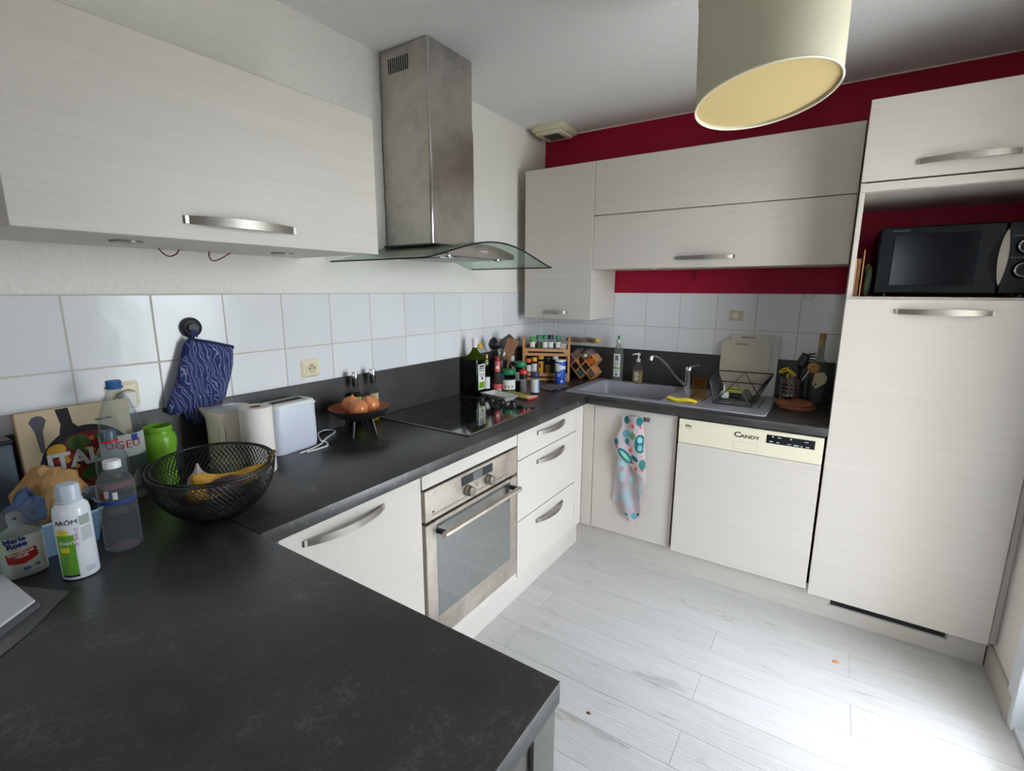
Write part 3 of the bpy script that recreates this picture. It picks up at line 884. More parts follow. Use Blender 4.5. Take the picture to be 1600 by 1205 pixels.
for y in (-1.10, -1.17, -1.24, -1.31, -1.38, -1.43): box(b, -.40, -.14, y-.004, y+.004, ZC+.0052, ZC+.0064, .001)
ob('drainer_grooves', b, mat('dark_sink_groove', (84, 85, 90), .5), sk)
tp = thing('mixer_tap', 'chrome mixer tap with long swan spout behind the sink', 'tap', (-.085, -1.02, ZC+.006))
b = B(); lathe(b, [(.026, .0), (.026, .006), (.021, .012), (.0205, .085), (.022, .088), (.022, .118), (.018, .126), (0, .127)], 20); ob('body', b, CHROME, tp, local=True)
pts = smooth_path([(-.008, .012, .012), (-.03, .055, .06), (-.06, .105, .125), (-.085, .14, .165), (-.108, .165, .181), (-.128, .18, .182)], 6)
sp_ = tube(B(), pts, [.0085]*(len(pts)), 10); tube(sp_, [(-.126, .178, .186), (-.130, .182, .163)], .011, 12); ob('spout', sp_, CHROME, tp, local=True)
b = tube(B(), smooth_path([(0, -.006, .120), (-.012, -.03, .132), (-.03, -.058, .142)], 4), [.009]*4+[.007]*5, 8); ob('lever', b, CHROME, tp, local=True)
# ------------------------------------------------------------------ microwave
mwv = thing('microwave', 'black microwave with curved handle and ring knobs in the niche', 'microwave', (-.22, -2.05, 1.4335))
MWB = mat('black_microwave_gloss', (14, 17, 22), .3, spec=.12)
ob('body', bx(-.40, -.06, -2.29, -1.812, 1.446, 1.706, .004), MWB, mwv)
dr = ob('door', bx(-.420, -.4005, -2.185, -1.812, 1.446, 1.706, .004), MWB, mwv)
ob('glass_window', bx(-.4215, -.4205, -2.115, -1.86, 1.478, 1.675, .001), mat('dark_microwave_window', (8, 11, 17), .15, spec=.15), dr)
pn = ob('control_panel', bx(-.420, -.4005, -2.288, -2.188, 1.446, 1.706, .004), MWB, mwv)
Mh = FACE_B(-.4205, -2.160, 1.575)
right = [(.027+.012*math.sin(PI*k/14)-.003*k/14, .108-.213*k/14) for k in range(15)]
inner = [(.024-.014*math.sin(PI*k/14)**.8, -.105+.213*k/14) for k in range(15)]
left = [(.0255-.040*math.sin(PI*k/14)**.9, -.088+.170*k/14) for k in range(15)]
h = ob('handle', prism(B(), right+inner[1:-1], 0, .016, .0015, M=Mh), mat('brushed_grey_handle', (120, 112, 104), .4, 1), dr)
ob('handle_recess', prism(B(), [(.0255, .082)]+[(.0255-.0, -.088)]+left[1:-1], 0, .0008, M=Mh), DARKGAP, dr)
for z in (1.617, 1.533):
    k = ob('knob', lathe(B(), [(.031, 0), (.031, .004), (.026, .014), (.022, .018), (0, .018)], 28, M=FACE_B(-.4205, -2.245, z)), MWB, pn)
    ob('knob_ring', lathe(B(), [(.0215, .0182), (.026, .0142), (.0262, .0152), (.0217, .0192)], 28, M=FACE_B(-.4205, -2.245, z), cap0=False, cap1=False), CHROME, k)
for z in (1.655, 1.577): ob('scale_mark', bx(-.4212, -.4203, -2.26, -2.205, z-.0012, z+.0012), paper((120, 124, 130)), pn)
ob('brand_mark', bx(-.4212, -.4203, -1.905, -1.850, 1.688, 1.692), paper((84, 88, 94)), dr)
for y in (-2.26, -1.85):
    for x in (-.37, -.1): ob('foot', lathe(B(), [(.014, 0), (.014, .013)], 12, (x, y, 1.4335)), BLACKP, mwv)
# boards stored beside the microwave
for y, t_, h, m_, lb in ((-1.7435, .005, .150, BEECH, 'pale wooden board standing at the left edge of the microwave niche'), (-1.753, .010, .150, DARKWOOD, 'brown wooden board second from the left edge of the niche'), (-1.766, .004, .185, BEECH, 'thin pale board with a cord loop in the microwave niche')):
    o = tag(ob('serving_board', prism(B(), [(-.45, 1.434), (-.30, 1.434), (-.30, 1.434+h), (-.375, 1.434+h+.008), (-.45, 1.434+h)], -t_/2, t_/2, .001, M=Matrix.Translation((0, y, 0)) @ RX90), m_), lb, 'board', 'boards in the microwave niche')
b = B()
pts = []
for k in range(14): pts.append((rnd.uniform(-.43, -.36), rnd.uniform(-1.795, -1.776), rnd.uniform(1.437, 1.56)))
v = ellipse(0, 0, .05, .07, 0, 14)
pk = pillow(B(), [(-.05, 0), (.05, 0), (.055, .1), (.03, .135), (-.035, .13), (-.05, .09)], .011, .014, D=.03, f=lambda x, y: .004*math.sin(70*x+40*y))
pk.transform(FACE_B(-.40, -1.786, 1.4345) @ Matrix.Rotation(PI/2, 4, 'Y'))
tag(ob('green_packet', pk, mat('dark_green_foil', (52, 66, 48), .3, var=25, vscale=60)), 'dark green crinkled packet between boards and microwave', 'packet')
# ------------------------------------------------------------------ extractor vent, sockets, pendant
VENT = mat('yellowed_white_plastic', (206, 198, 170), .5)
v = thing('ceiling_vent', 'yellowed plastic air vent under the ceiling in the corner', 'vent', (-.17, -.16, 2.345))
ob('housing', bx(-.268, -.070, -.258, -.060, 2.376, CEIL-.001, .004, 2), VENT, v)
ob('cover', bx(-.256, -.098, -.243, -.075, 2.358, 2.3765, .004, 2), VENT, v)
b = bx(-.235, -.130, -.215, -.115, 2.3565, 2.359, .001); g = ob('grille', b, mat('dark_vent_grey', (58, 62, 66), .6), v)
b = B()
for k in range(5): box(b, -.233, -.132, -.207+.020*k, -.201+.020*k, 2.3555, 2.358)
ob('grille_bar', b, mat('vent_bar_grey', (96, 98, 100), .6), g)
SOCK = mat('ivory_socket_plastic', (231, 221, 193), .35); SOCK2 = mat('ivory_socket_insert', (222, 209, 172), .35)
def socket(x, z, label):
    s = thing('wall_socket', label, 'socket', (x, -.008, z))
    pr_ = pillow(B(), rounded(-.041, .041, -.037, .037, .008, 3), .011, .012, D=.02); 
    for q in pr_.verts: q.co.z = max(q.co.z, 0)
    pr_.transform(RX90); ob('plate', pr_, SOCK, s, local=True)
    ob('insert', prism(B(), rounded(-.026, .026, -.024, .024, .004, 3), .010, .0125, .0008, M=RX90), SOCK2, s, local=True)
    return s
s = socket(-1.830, 1.155, 'ivory wall socket between toaster and oil bottles')
ob('well', lathe(B(), [(.0205, .0126), (.0190, .0128), (.0185, .0122), (0, .0122)], 24, M=RX90), mat('socket_well', (196, 182, 148), .5), s, local=True)
b = B()
for x, z in ((-.009, 0), (.009, 0), (0, .009)): lathe(b, [(.0028, .0124), (.0028, .0132), (0, .0132)], 10, M=RX90 @ Matrix.Translation((x, z, 0)))
ob('contact', b, DARKGAP, s, local=True)
s = socket(-2.437, 1.157, 'ivory wall switch plate behind the tall water bottle')
ob('plug', bx(-.012, .022, -.040, -.012, -.036, .012, .003), mat('plug_grey_white', (206, 204, 196), .4), s, local=True)
ob('cord_loop', tube(B(), smooth_path([(-.034, -.03, -.012), (-.024, -.036, .006), (-.004, -.04, .018), (.014, -.036, .014), (.024, -.03, 0)], 5), .0011, 6), WIRE, s, local=True)
# pendant lamp
lp_n = Vector((.085, .145, 1)).normalized(); lp_c = Vector((-1.408, -1.475, 1.959))
lp = thing('pendant_lamp', 'cream drum pendant lamp hanging close to the camera', 'lamp', tuple(lp_c))
ax = Vector((-.02, .02, 1)).normalized()
e1 = lp_n.cross(Vector((0, 1, 0))).normalized(); e2 = lp_n.cross(e1)
def ring3(h, r, n=64): 
    return [tuple(lp_c+ax*h+(e1*math.cos(2*PI*k/n)+e2*math.sin(2*PI*k/n))*r) for k in range(n)]
SHADE = mat('cream_lamp_fabric', (204, 196, 174), .9, bmp=.15, bscale=700, spec=.1)
b = loft(B(), [ring3(.0, .1745), ring3(.27, .1775), ring3(.27, .1765), ring3(.0, .1730)], cap=False); ob('shade', b, SHADE, lp)
RIMM = mat('pale_lamp_rim', (226, 222, 204), .7)
for nm, h, r in (('lower_rim', .001, .1745), ('upper_rim', .27, .1775)): ob(nm, tube(B(), ring3(h, r), .0028, 6, closed=True), RIMM, lp)
b = loft(B(), [ring3(.008, .1722), ring3(.010, .1722)], cap=True); ob('diffuser', b, mat('yellow_lamp_lining', (206, 182, 130), .8, spec=.1), lp)
pt = lp_c+ax*.27
ob('cord', tube(B(), [tuple(lp_c+ax*.24), (pt.x-.004, pt.y+.004, CEIL-.03)], .003, 8), WHITEP, lp)
ob('ceiling_rose', lathe(B(), [(.05, 0), (.05, -.012), (.03, -.03), (.006, -.035)], 24, (pt.x-.004, pt.y+.004, CEIL-.001)), WHITEP, lp)
b = B()
for k in range(3):
    a = 2*PI*k/3
    tube(b, [tuple(lp_c+ax*.25), tuple(lp_c+ax*.262+(e1*math.cos(a)+e2*math.sin(a))*.175)], .002, 6)
ob('spider', b, WHITEP, lp)
# ------------------------------------------------------------------ things on the worktops
def standing(name, label, cat, x, y, rz=None, z=ZC, group=None):
    return thing(name, label, cat, (x, y, z+.0003), to_cam(x, y) if rz is None else rz, group)
def L(bm_prof, n=24, **k): return lathe(B(), bm_prof, n, **k)
WHITE_LABEL = paper((222, 222, 216), 'white_label_paper')
INK = paper((40, 40, 46), 'black_print'); GREENP = paper((112, 160, 40), 'lime_print'); REDP = paper((176, 34, 36), 'red_print'); BLUEP = paper((44, 62, 140), 'blue_print')
GREENLID = mat('green_screw_lid', (24, 124, 78), .4)

# --- left end: cookbook, bin, bottles, sprays
bk = thing('cookbook', 'square cookbook standing against the tiles, cover with a pan of food', 'book', (-2.557, -.058, ZC+.0020), 0)
bkw, bkh, th = .232, .258, .020
TILT = Matrix.Rotation(math.radians(-4), 4, 'X')
def bkM(x, y, z): return TILT @ Matrix.Translation((x, y, z)) @ RX90
COVER = mat('tan_cover_card', (186, 164, 128), .5)
ob('cover', box(B(), -bkw/2, bkw/2, -th/2, -th/2+.003, 0, bkh, .0008, M=TILT), COVER, bk, local=True)
ob('back_cover', box(B(), -bkw/2, bkw/2, th/2-.003, th/2, 0, bkh, .0008, M=TILT), COVER, bk, local=True)
ob('spine', box(B(), -bkw/2-.002, -bkw/2+.002, -th/2, th/2, 0, bkh, .0008, M=TILT), mat('brown_book_spine', (150, 124, 96), .6), bk, local=True)
ob('pages', box(B(), -bkw/2+.002, bkw/2-.003, -th/2+.003, th/2-.003, .003, bkh-.003, M=TILT), paper((214, 204, 184)), bk, local=True)
pan = paper((32, 30, 32), 'pan_print')
def print_on_book(name, poly, m, off): ob(name, prism(B(), poly, off, off+.0003, M=bkM(0, -th/2-.0002, 0)), m, bk, local=True, smooth=0)
pcx, pcy = .012, .092
print_on_book('pan_print', ellipse(pcx, pcy, .1025, .112, 0, 40), pan, 0)
print_on_book('pan_handle_print', [(-.040, .190), (-.034, .215), (-.040, .255), (-.014, .256), (-.010, .215), (.006, .194)], pan, .0001)
print_on_book('ladle_print', [(-.086, .242), (-.092, .232), (-.084, .205), (-.080, .150), (-.072, .150), (-.070, .205), (-.060, .232), (-.066, .243), (-.076, .246)], paper((84, 84, 90)), .0007)
FOOD = [paper(c) for c in ((150, 44, 30), (196, 104, 30), (70, 92, 40), (214, 196, 150), (110, 30, 26), (206, 150, 52))]
print_on_book('food_print', ellipse(pcx+.002, pcy+.002, .086, .093, 0, 36), FOOD[4], .0004)
for k in range(5):
    t = B()
    for j in range(16):
        a = rnd.uniform(0, 2*PI); q = rnd.uniform(.1, .95)**.6
        x, y = pcx+.002+.078*q*math.cos(a), pcy+.083*q*math.sin(a); s = rnd.uniform(.004, .012)
        prism(t, [(x+s*rnd.uniform(.6, 1)*math.cos(b_*PI/4), y+s*rnd.uniform(.5, 1)*math.sin(b_*PI/4)) for b_ in range(8)], .0005+.00012*k+.00001*j, .0007+.00012*k+.00001*j, M=bkM(0, -th/2-.0002, 0))
    ob('food_print', t, FOOD[(k+(k >= 4)) % 6], bk, local=True, smooth=0, kind='stuff')
print_on_book('food_print', ellipse(-.052, .150, .020, .016, .3, 14), FOOD[5], .0014)
print_on_book('food_print', ellipse(-.008, .162, .024, .020, .1, 12), FOOD[2], .0015)
print_on_book('food_print', ellipse(.012, .075, .026, .020, .1, 12), FOOD[2], .0016)
text('cover_lettering', 'ITALIA', .058, paper((206, 204, 200)), bk, bkM(.006, -th/2-.0002, .118), local=True, bold=.0022, sx=.95, offz=.002)
text('cover_small_print', 'RECETTES', .008, INK, bk, bkM(.055, -th/2-.0002, .212), local=True, offz=.001)
# dark box at the very left
tag(ob('upright_box', bx(-2.90, -2.704, -.165, -.10, ZC+.0005, 1.108, .004), mat('slate_blue_grey_card', (74, 84, 94), .6)), 'slate grey upright box left of the cookbook at the picture edge', 'box')
ub = bpy.data.objects['upright_box']
ob('lid', bx(-2.902, -2.702, -.168, -.098, 1.1085, 1.118, .003), BLACKP, ub)
# plastic bin
def rring(x0, x1, y0, y1, r, z): return [(p[0], p[1], z) for p in rounded(x0, x1, y0, y1, r, 5)]
BIN = thin_glass('milky_blue_bin_plastic', (150, 170, 188), .2, haze=.75, hazecol=(120, 146, 170))
bn = thing('plastic_bin', 'low milky blue plastic bin holding a crumpled paper bag', 'bin', (-2.71, -.30, ZC+.0003))
x0, x1, y0, y1 = -2.825, -2.612, -.365, -.225
ob('body', loft(B(), [rring(x0+.012, x1-.012, y0+.012, y1-.012, .02, ZC+.0005), rring(x0, x1, y0, y1, .024, ZC+.076)], cap=True), BIN, bn)
bmx = bn.children[0].data
bmm = bmesh.new(); bmm.from_mesh(bmx); bmm.faces.ensure_lookup_table()
topf = max(bmm.faces, key=lambda f: f.calc_center_median().z); bmesh.ops.delete(bmm, geom=[topf], context='FACES_ONLY'); bmm.to_mesh(bmx); bmm.free()
ob('rim', tube(B(), rring(x0-.001, x1+.001, y0-.001, y1+.001, .025, ZC+.0765), .0028, 6, closed=True), mat('milky_blue_rim', (150, 172, 192), .4), bn)
KRAFT = mat('crumpled_kraft_paper', (176, 134, 82), .8, var=10, vscale=25, bmp=.6, bscale=50, bdist=.004)
def crumple(v, amp, sc, seed=0):
    p = Vector(v)*sc+Vector((seed*7.1, seed*3.3, 0))
    return Vector((noise.noise(p), noise.noise(p+Vector((31, 0, 0))), noise.noise(p+Vector((0, 47, 0)))))*amp
# paper bag: folded top, open dark mouth to the lower right
rings = []
cen = [(-2.690, -.272, .935, .050, .036), (-2.688, -.272, .965, .052, .036), (-2.682, -.275, 1.000, .054, .036), (-2.675, -.276, 1.030, .050, .032), (-2.662, -.275, 1.052, .036, .022), (-2.650, -.272, 1.062, .026, .010)]
for cx, cy, z, a_, b_ in cen:
    r = []
    for k in range(28):
        t_ = 2*PI*k/28
        p = Vector((cx+a_*math.cos(t_)*(1.12 if math.cos(t_) > 0 else 1), cy+b_*math.sin(t_), z+.018*math.cos(t_)*(z > .99)*-1))
        r.append(p+crumple(p, .020, 26, 1)+crumple(p, .008, 70, 2))
    rings.append(r)
tag(ob('paper_bag', loft(B(), rings), KRAFT, smooth=18), 'crumpled brown kraft paper bag sticking out of the bin', 'bag')
t = bmesh.new(); bmesh.ops.create_icosphere(t, subdivisions=4, radius=1)
for v in t.verts:
    p = v.co.copy(); q = Vector((p.x*.030, p.y*.018, p.z*.036)); v.co = Vector((-2.732, -.318, .998))+q+crumple(q+Vector((2, 0, 0)), .016, 40, 3)+crumple(q, .006, 110, 5)
tag(ob('blue_rag', t, mat('blue_crumpled_tissue', (58, 78, 108), .85, bmp=.4, bscale=120), smooth=20), 'crumpled dark blue tissue in front of the paper bag', 'cloth')
sv = pillow(B(), [(-.045, -.035), (.03, -.045), (.045, -.01), (.04, .035), (.0, .05), (-.04, .03)], .014, .012, D=.02, f=lambda x, y: .004*math.sin(90*x))
sv.transform(Matrix.Translation((-2.642, -.262, .968)) @ Matrix.Rotation(.5, 4, 'X') @ RX90)
m, n, b = base_mat('grey_striped_cloth')
w = n.nodes.new('ShaderNodeTexWave'); w.bands_direction = 'Z'; w.inputs['Scale'].default_value = 60
n.links.new(position(n, (1, 1, 1), (0, .5, 0)), w.inputs['Vector']); n.links.new(ramp(n, w.outputs['Color'], [(.35, (56, 62, 72)), (.6, (112, 120, 130))]), b.inputs['Base Color'])
tag(ob('striped_cloth', sv, m), 'grey striped folded cloth in the bin beside the paper bag', 'cloth')
# bottles
WATER = thin_glass('water_bottle_pet', (238, 243, 246), .04, haze=.05, hazecol=(220, 228, 232))
og = standing('water_bottle', 'tall clear water bottle with blue neck and red lettering before the cookbook', 'bottle', -2.489, -.122)
ob('body', L([(.038, 0), (.047, .006), (.0475, .02), (.046, .035), (.0475, .05), (.0475, .185), (.046, .205), (.040, .235), (.028, .272), (.016, .296), (.0145, .302), (.0145, .312)], 36, cap1=False), WATER, og, local=True)
ob('neck_ring', L([(.0165, .302), (.019, .303), (.019, .308), (.0165, .310), (.017, .322), (.0155, .324)], 24), thin_glass('blue_tinted_neck', (120, 160, 200), .1, haze=.4, hazecol=(90, 136, 190)), og, local=True)
lb_ = ob('label', wrap_patch(B(), .0478, -1.5, 1.5, .085, .185, 28), thin_glass('pale_printed_film', (226, 232, 226), .2, haze=.62, hazecol=(206, 214, 206)), og, local=True)
text('label_lettering', 'OGEU', .030, REDP, og, Matrix.Translation((0, -.0486, .158)) @ RX90, local=True, wrap=.0486, sx=1.0)
ob('label_dot', wrap_patch(B(), .0486, .42, .74, .165, .183, 6), BLUEP, og, local=True)
ob('label_foot', wrap_patch(B(), .0486, .05, 1.4, .085, .125, 16), mat('dark_green_print', (40, 58, 46), .5), og, local=True)
md = standing('water_bottle', 'medium clear water bottle with grey cap and red ring', 'bottle', -2.544, -.215)
ob('body', L([(.028, 0), (.0335, .006), (.034, .03), (.032, .045), (.034, .06), (.034, .125), (.032, .150), (.024, .172), (.0145, .184), (.0145, .192)], 30, cap1=False), WATER, md, local=True)
ob('cap', L([(.0165, .193), (.0165, .213), (.0150, .216), (0, .216)], 24), mat('grey_blue_cap', (74, 90, 102), .4), md, local=True)
ob('cap_ring', L([(.0165, .187), (.018, .188), (.018, .192), (.0165, .193)], 24), mat('red_cap_ring', (196, 30, 38), .4), md, local=True)
ob('label', wrap_patch(B(), .0342, -1.4, 1.4, .072, .088, 20), paper((206, 130, 140)), md, local=True)
ob('label_band', wrap_patch(B(), .0342, -1.4, 1.4, .090, .094, 20), paper((70, 130, 90)), md, local=True)
rb = standing('water_bottle', 'small ribbed clear water bottle with white cap and blue band', 'bottle', -2.607, -.428)
pr = [(.028, 0), (.0335, .004)]
for k in range(9): pr += [(.0345, .010+.011*k), (.0325, .0155+.011*k)]
pr += [(.0345, .109), (.0335, .112), (.0345, .118), (.0345, .145), (.031, .158), (.022, .172), (.0145, .180), (.0145, .184)]
ob('body', L(pr, 32, cap1=False), WATER, rb, local=True)
ob('cap', L([(.016, .184), (.016, .198), (.0148, .200), (0, .200)], 24), WHITEP, rb, local=True)
ob('label_band', wrap_patch(B(), .0346, -1.3, 1.3, .110, .117, 20), BLUEP, rb, local=True)
for a, c_, z in ((-.75, (150, 60, 60), .123), (-.50, (200, 190, 170), .126), (-.30, (60, 70, 130), .122), (-.1, (210, 206, 196), .122)):
    ob('label_picture', wrap_patch(B(), .0347, a-.13, a+.13, z, z+.016, 6), paper(c_), rb, local=True)
# white aerosol
ae = standing('aerosol_can', 'white aerosol can with green label panel and clear cap', 'spray can', -2.698, -.484)
ob('body', L([(.024, 0), (.0285, .002), (.029, .006), (.029, .135), (.027, .146), (.020, .154), (.0185, .156), (0, .156)], 36), mat('gloss_white_can', (224, 226, 232), .22), ae, local=True)
ob('cap', L([(.0205, .154), (.0205, .158), (.019, .160), (.0185, .185), (.016, .190), (0, .191)], 32), mat('milky_cap_plastic', (190, 200, 212), .3), ae, local=True)
ob('label_panel', wrap_patch(B(), .0292, -1.15, -.10, .010, .095, 14), mat('leaf_green_print', (98, 160, 48), .35), ae, local=True)
ob('label_foot', wrap_patch(B(), .0293, -1.1, -.10, .008, .012, 12), paper((30, 46, 80)), ae, local=True)
ob('label_spot', wrap_patch(B(), .0294, -.95, -.42, .060, .070, 8), paper((236, 200, 40)), ae, local=True)
b = B()
for k in range(7):
    a = -1.0+.10*k
    t_ = wrap_patch(b, .0294, a-.045, a+.045, .095, .104+.004*(k % 2), 2)
ob('label_flower', b, paper((236, 206, 60)), ae, local=True, kind='stuff')
b = B()
for k in range(12):
    a = -.05+.05*(k % 4)+.02*(k % 3); z = .070+.010*(k//3)+.003*(k % 2)
    wrap_patch(b, .0294, a-.020, a+.012, z, z+.006, 2)
ob('label_blossom', b, paper((206, 150, 178)), ae, local=True, kind='stuff')
text('label_lettering', 'ARÔM', .013, INK, ae, Matrix.Rotation(-.42, 4, 'Z') @ Matrix.Translation((0, -.0292, .120)) @ RX90, local=True, wrap=.0292)
text('label_lettering', 'ISSANT', .0085, WHITE_LABEL, ae, Matrix.Rotation(-.52, 4, 'Z') @ Matrix.Translation((0, -.0294, .079)) @ RX90, local=True, wrap=.0292, bold=.0002)
b = B()
for k in range(6): wrap_patch(b, .0293, .28, .95, .111+.0032*k, .1128+.0032*k, 6)
ob('fine_print', b, paper((90, 120, 90)), ae, local=True, kind='stuff')
b = B()
for k in range(9): wrap_patch(b, .0293, .30, .95, .079+.0032*k, .0800+.0032*k, 6)
for k in range(3): wrap_patch(b, .0293, .25, .8, .014+.0035*k, .0150+.0035*k, 6)
ob('fine_print', b, paper((110, 112, 118)), ae, local=True, kind='stuff')
# repellent spray
sy = standing('repellent_spray', 'flat white repellent spray bottle with clear hood and red label', 'spray bottle', -2.762, -.392)
MILK = mat('milky_white_plastic', (212, 216, 204), .35, sss=.2)
ob('body', loft(B(), [[(a*math.cos(2*PI*k/28)*q, b_*math.sin(2*PI*k/28)*q, z) for k in range(28)] for z, a, b_, q in ((0, .036, .019, .9), (.003, .036, .019, 1), (.078, .036, .019, 1), (.088, .034, .018, 1), (.094, .028, .016, .9), (.099, .016, .012, 1), (.102, .011, .011, 1))]), MILK, sy, local=True)
ob('pump', L([(.010, .100), (.010, .112), (.0115, .113), (.0115, .127), (.009, .130), (0, .130)], 20), WHITEP, sy, local=True)
ob('nozzle', lathe(B(), [(.0028, 0), (.0028, .002), (0, .002)], 10, M=Matrix.Translation((.001, -.0112, .122)) @ RX90), INK, sy, local=True)
ob('hood', loft(B(), [[(a*math.cos(2*PI*k/28), b_*math.sin(2*PI*k/28), z) for k in range(28)] for z, a, b_ in ((.086, .0365, .0195), (.132, .0345, .0185), (.1355, .031, .016))], cap=True), thin_glass('clear_hood_plastic', (214, 220, 224), .06, haze=.16, hazecol=(190, 198, 204)), sy, local=True)
def flat_on_oval(name, poly, m_, off=.0003):
    t_ = B(); vs, fs = fill(poly, .004)
    A_ = [t_.verts.new((v.x, -.019*math.sqrt(max(.02, 1-(v.x/.036)**2))-off, v.y)) for v in vs]
    for q in fs: t_.faces.new([A_[i] for i in q])
    return ob(name, t_, m_, sy, local=True, smooth=0)
flat_on_oval('label_shield', [(-.022, .053), (.022, .059), (.024, .039), (.003, .029), (-.020, .033)], mat('red_label_print', (178, 26, 30), .4))
flat_on_oval('label_line', [(-.017, .060), (.012, .0625), (.012, .0635), (-.017, .061)], paper((220, 150, 160)))
def oval_text(s_, size, x, z, m_, bold=.0003, rot=.10):
    o = text('label_lettering', s_, size, m_, sy, Matrix.Translation((x, -.0, z)) @ RX90 @ Matrix.Rotation(rot, 4, 'Z'), local=True, bold=bold)
    for v in o.data.vertices: v.co.y += -.019*math.sqrt(max(.02, 1-(v.co.x/.036)**2))-.0006
oval_text('Marie', .014, -.006, .080, BLUEP, .0004); oval_text('Rose', .0145, -.004, .0695, BLUEP, .0006)
oval_text('MOUSTIQUES', .0062, .0, .052, WHITE_LABEL); oval_text('TIQUES', .0062, .0, .0455, WHITE_LABEL)
oval_text('6h', .011, .005, .018, BLUEP); oval_text('12', .008, .020, .020, BLUEP)
for cx in (.006, .020): flat_on_oval('label_mark', [(cx-.006, .0105), (cx+.004, .010), (cx+.007, .0118), (cx+.004, .0112), (cx-.006, .0117)], BLUEP)
# teal carton at the edge of the picture
o = tag(ob('teal_carton', bx(-2.845, -2.806, -.43, -.385, ZC+.0005, ZC+.10, .002), mat('pale_green_carton', (150, 176, 120), .6)), 'small green and teal carton at the left picture edge behind the paper', 'carton')
ob('printed_band', bx(-2.8455, -2.8055, -.4305, -.3845, ZC+.001, ZC+.045, .001), mat('teal_print', (20, 112, 136), .5), o)
# papers bottom left
SLEEVE = mat('dull_plastic_sleeve', (96, 96, 96), .18)
tag(ob('plastic_sleeve', prism(B(), [(-2.735, -.545), (-2.815, -.640), (-3.04, -.82), (-3.04, -.36), (-2.80, -.40)], ZC+.0010, ZC+.0020), SLEEVE, smooth=0), 'clear plastic sleeve under the white paper at the left edge', 'sleeve')
o = tag(ob('paper_stack', prism(B(), [(-2.783, -.556), (-2.835, -.598), (-3.02, -.735), (-3.02, -.35), (-2.795, -.36)], ZC+.012, ZC+.0165, .0008), paper((214, 214, 220)), smooth=0), 'stack of white paper lying at the left picture edge', 'paper')
ob('lower_sheets', prism(B(), [(-2.779, -.562), (-2.835, -.608), (-3.02, -.745), (-3.02, -.35), (-2.793, -.36)], ZC+.0022, ZC+.0118, .0008), mat('grey_folder_card', (92, 92, 96), .5), o, smooth=0)
# green shaker
gs = standing('green_shaker', 'translucent lime green plastic jar with open screw neck', 'jar', -2.398, -.105)
LIME = mat('lime_translucent_plastic', (116, 172, 44), .3)
ob('body', L([(.034, 0), (.037, .004), (.034, .03), (.033, .055), (.036, .085), (.0415, .115), (.0425, .135), (.040, .150), (.034, .157), (.0335, .163), (.0355, .165), (.0355, .168), (.0335, .170), (.0335, .176), (.031, .177), (.031, .160), (.036, .145), (.036, .12)], 36, cap1=False), LIME, gs, local=True)
# --- wire fruit basket
fb = standing('fruit_basket', 'black wire mesh fruit basket on the counter with bananas inside', 'basket', -2.405, -.425, 0)
RB, HB = .140, .125
def bowl_pt(a, s, rr, hh, dz=0, tilt=.0):
    r = rr*math.sin(min(1, .22+.78*s)*PI/2)
    z = .006+dz+hh*(1-math.cos(s*PI/2))**.9
    return Vector((r*math.cos(a), r*math.sin(a), z+tilt*r*math.cos(a-1.2)*s))
def wire_bowl(rr, hh, dz, nl, tilt, wr_):
    t_ = B()
    for sg in (-1, 1):
        for k in range(nl):
            a0 = 2*PI*k/nl
            tube(t_, [bowl_pt(a0+sg*.75*(j/9), .12+.88*j/9, rr, hh, dz, tilt) for j in range(10)], wr_, 4)
    return t_
ob('outer_wire_mesh', wire_bowl(RB, HB, 0, 76, .08, .00085), BLACKM, fb, local=True, kind='stuff', smooth=0)
ob('inner_wire_mesh', wire_bowl(RB*.93, HB*.70, .040, 68, .08, .00085), BLACKM, fb, local=True, kind='stuff', smooth=0)
ob('base_plate', L([(0, .001), (.036, .001), (.060, .006), (.062, .009), (.036, .004), (0, .003)], 36), BLACKM, fb, local=True)
ob('rim', tube(B(), [bowl_pt(2*PI*k/72, 1, RB, HB, 0, .08) for k in range(72)], .0028, 8, closed=True), BLACKM, fb, local=True)
ob('inner_rim', tube(B(), [bowl_pt(2*PI*k/72, 1, RB*.93, HB*.70, .040, .08) for k in range(72)], .0024, 8, closed=True), BLACKM, fb, local=True)
def banana(loc, rz, L_=.19, roll=0):
    t_ = B(); pts_ = []; rs_ = []
    for k in range(15):
        s = k/14; a = (s-.5)*1.7
        pts_.append((.11*math.sin(a), 0, .11*(1-math.cos(a)))); 
        rs_.append(.020*min(1, (s*7+.25))*min(1, ((1-s)*3.2+.22)))
    tube(t_, pts_, rs_, 10)
    t_.transform(Matrix.Translation(loc) @ Matrix.Rotation(rz, 4, 'Z') @ Matrix.Rotation(roll, 4, 'X'))
    return t_
BANANA = mat('ripe_banana_skin', (206, 156, 44), .5, var=22, vscale=40)
fbx, fby, fbz = -2.405, -.425, ZC
b1 = tag(ob('banana', banana((fbx+.020, fby-.040, fbz+.088), math.radians(-18), roll=.5), BANANA), 'ripe yellow banana on top in the wire basket, stem to the right', 'banana', None)
ob('stem', tube(B(), [(fbx+.104, fby-.066, fbz+.122), (fbx+.122, fby-.074, fbz+.145)], [.006, .005], 8), mat('brown_banana_stem', (104, 74, 40), .7), b1)
tag(ob('banana', banana((fbx-.008, fby-.028, fbz+.074), math.radians(8), roll=.9), BANANA), 'ripe yellow banana lying lower left in the wire basket', 'banana')
t = bmesh.new(); bmesh.ops.create_icosphere(t, subdivisions=3, radius=1)
for v in t.verts: v.co = Vector((fbx-.004, fby-.066, fbz+.092))+Vector((v.co.x*.040, v.co.y*.024, v.co.z*.020))+crumple(v.co, .004, 2, 8)
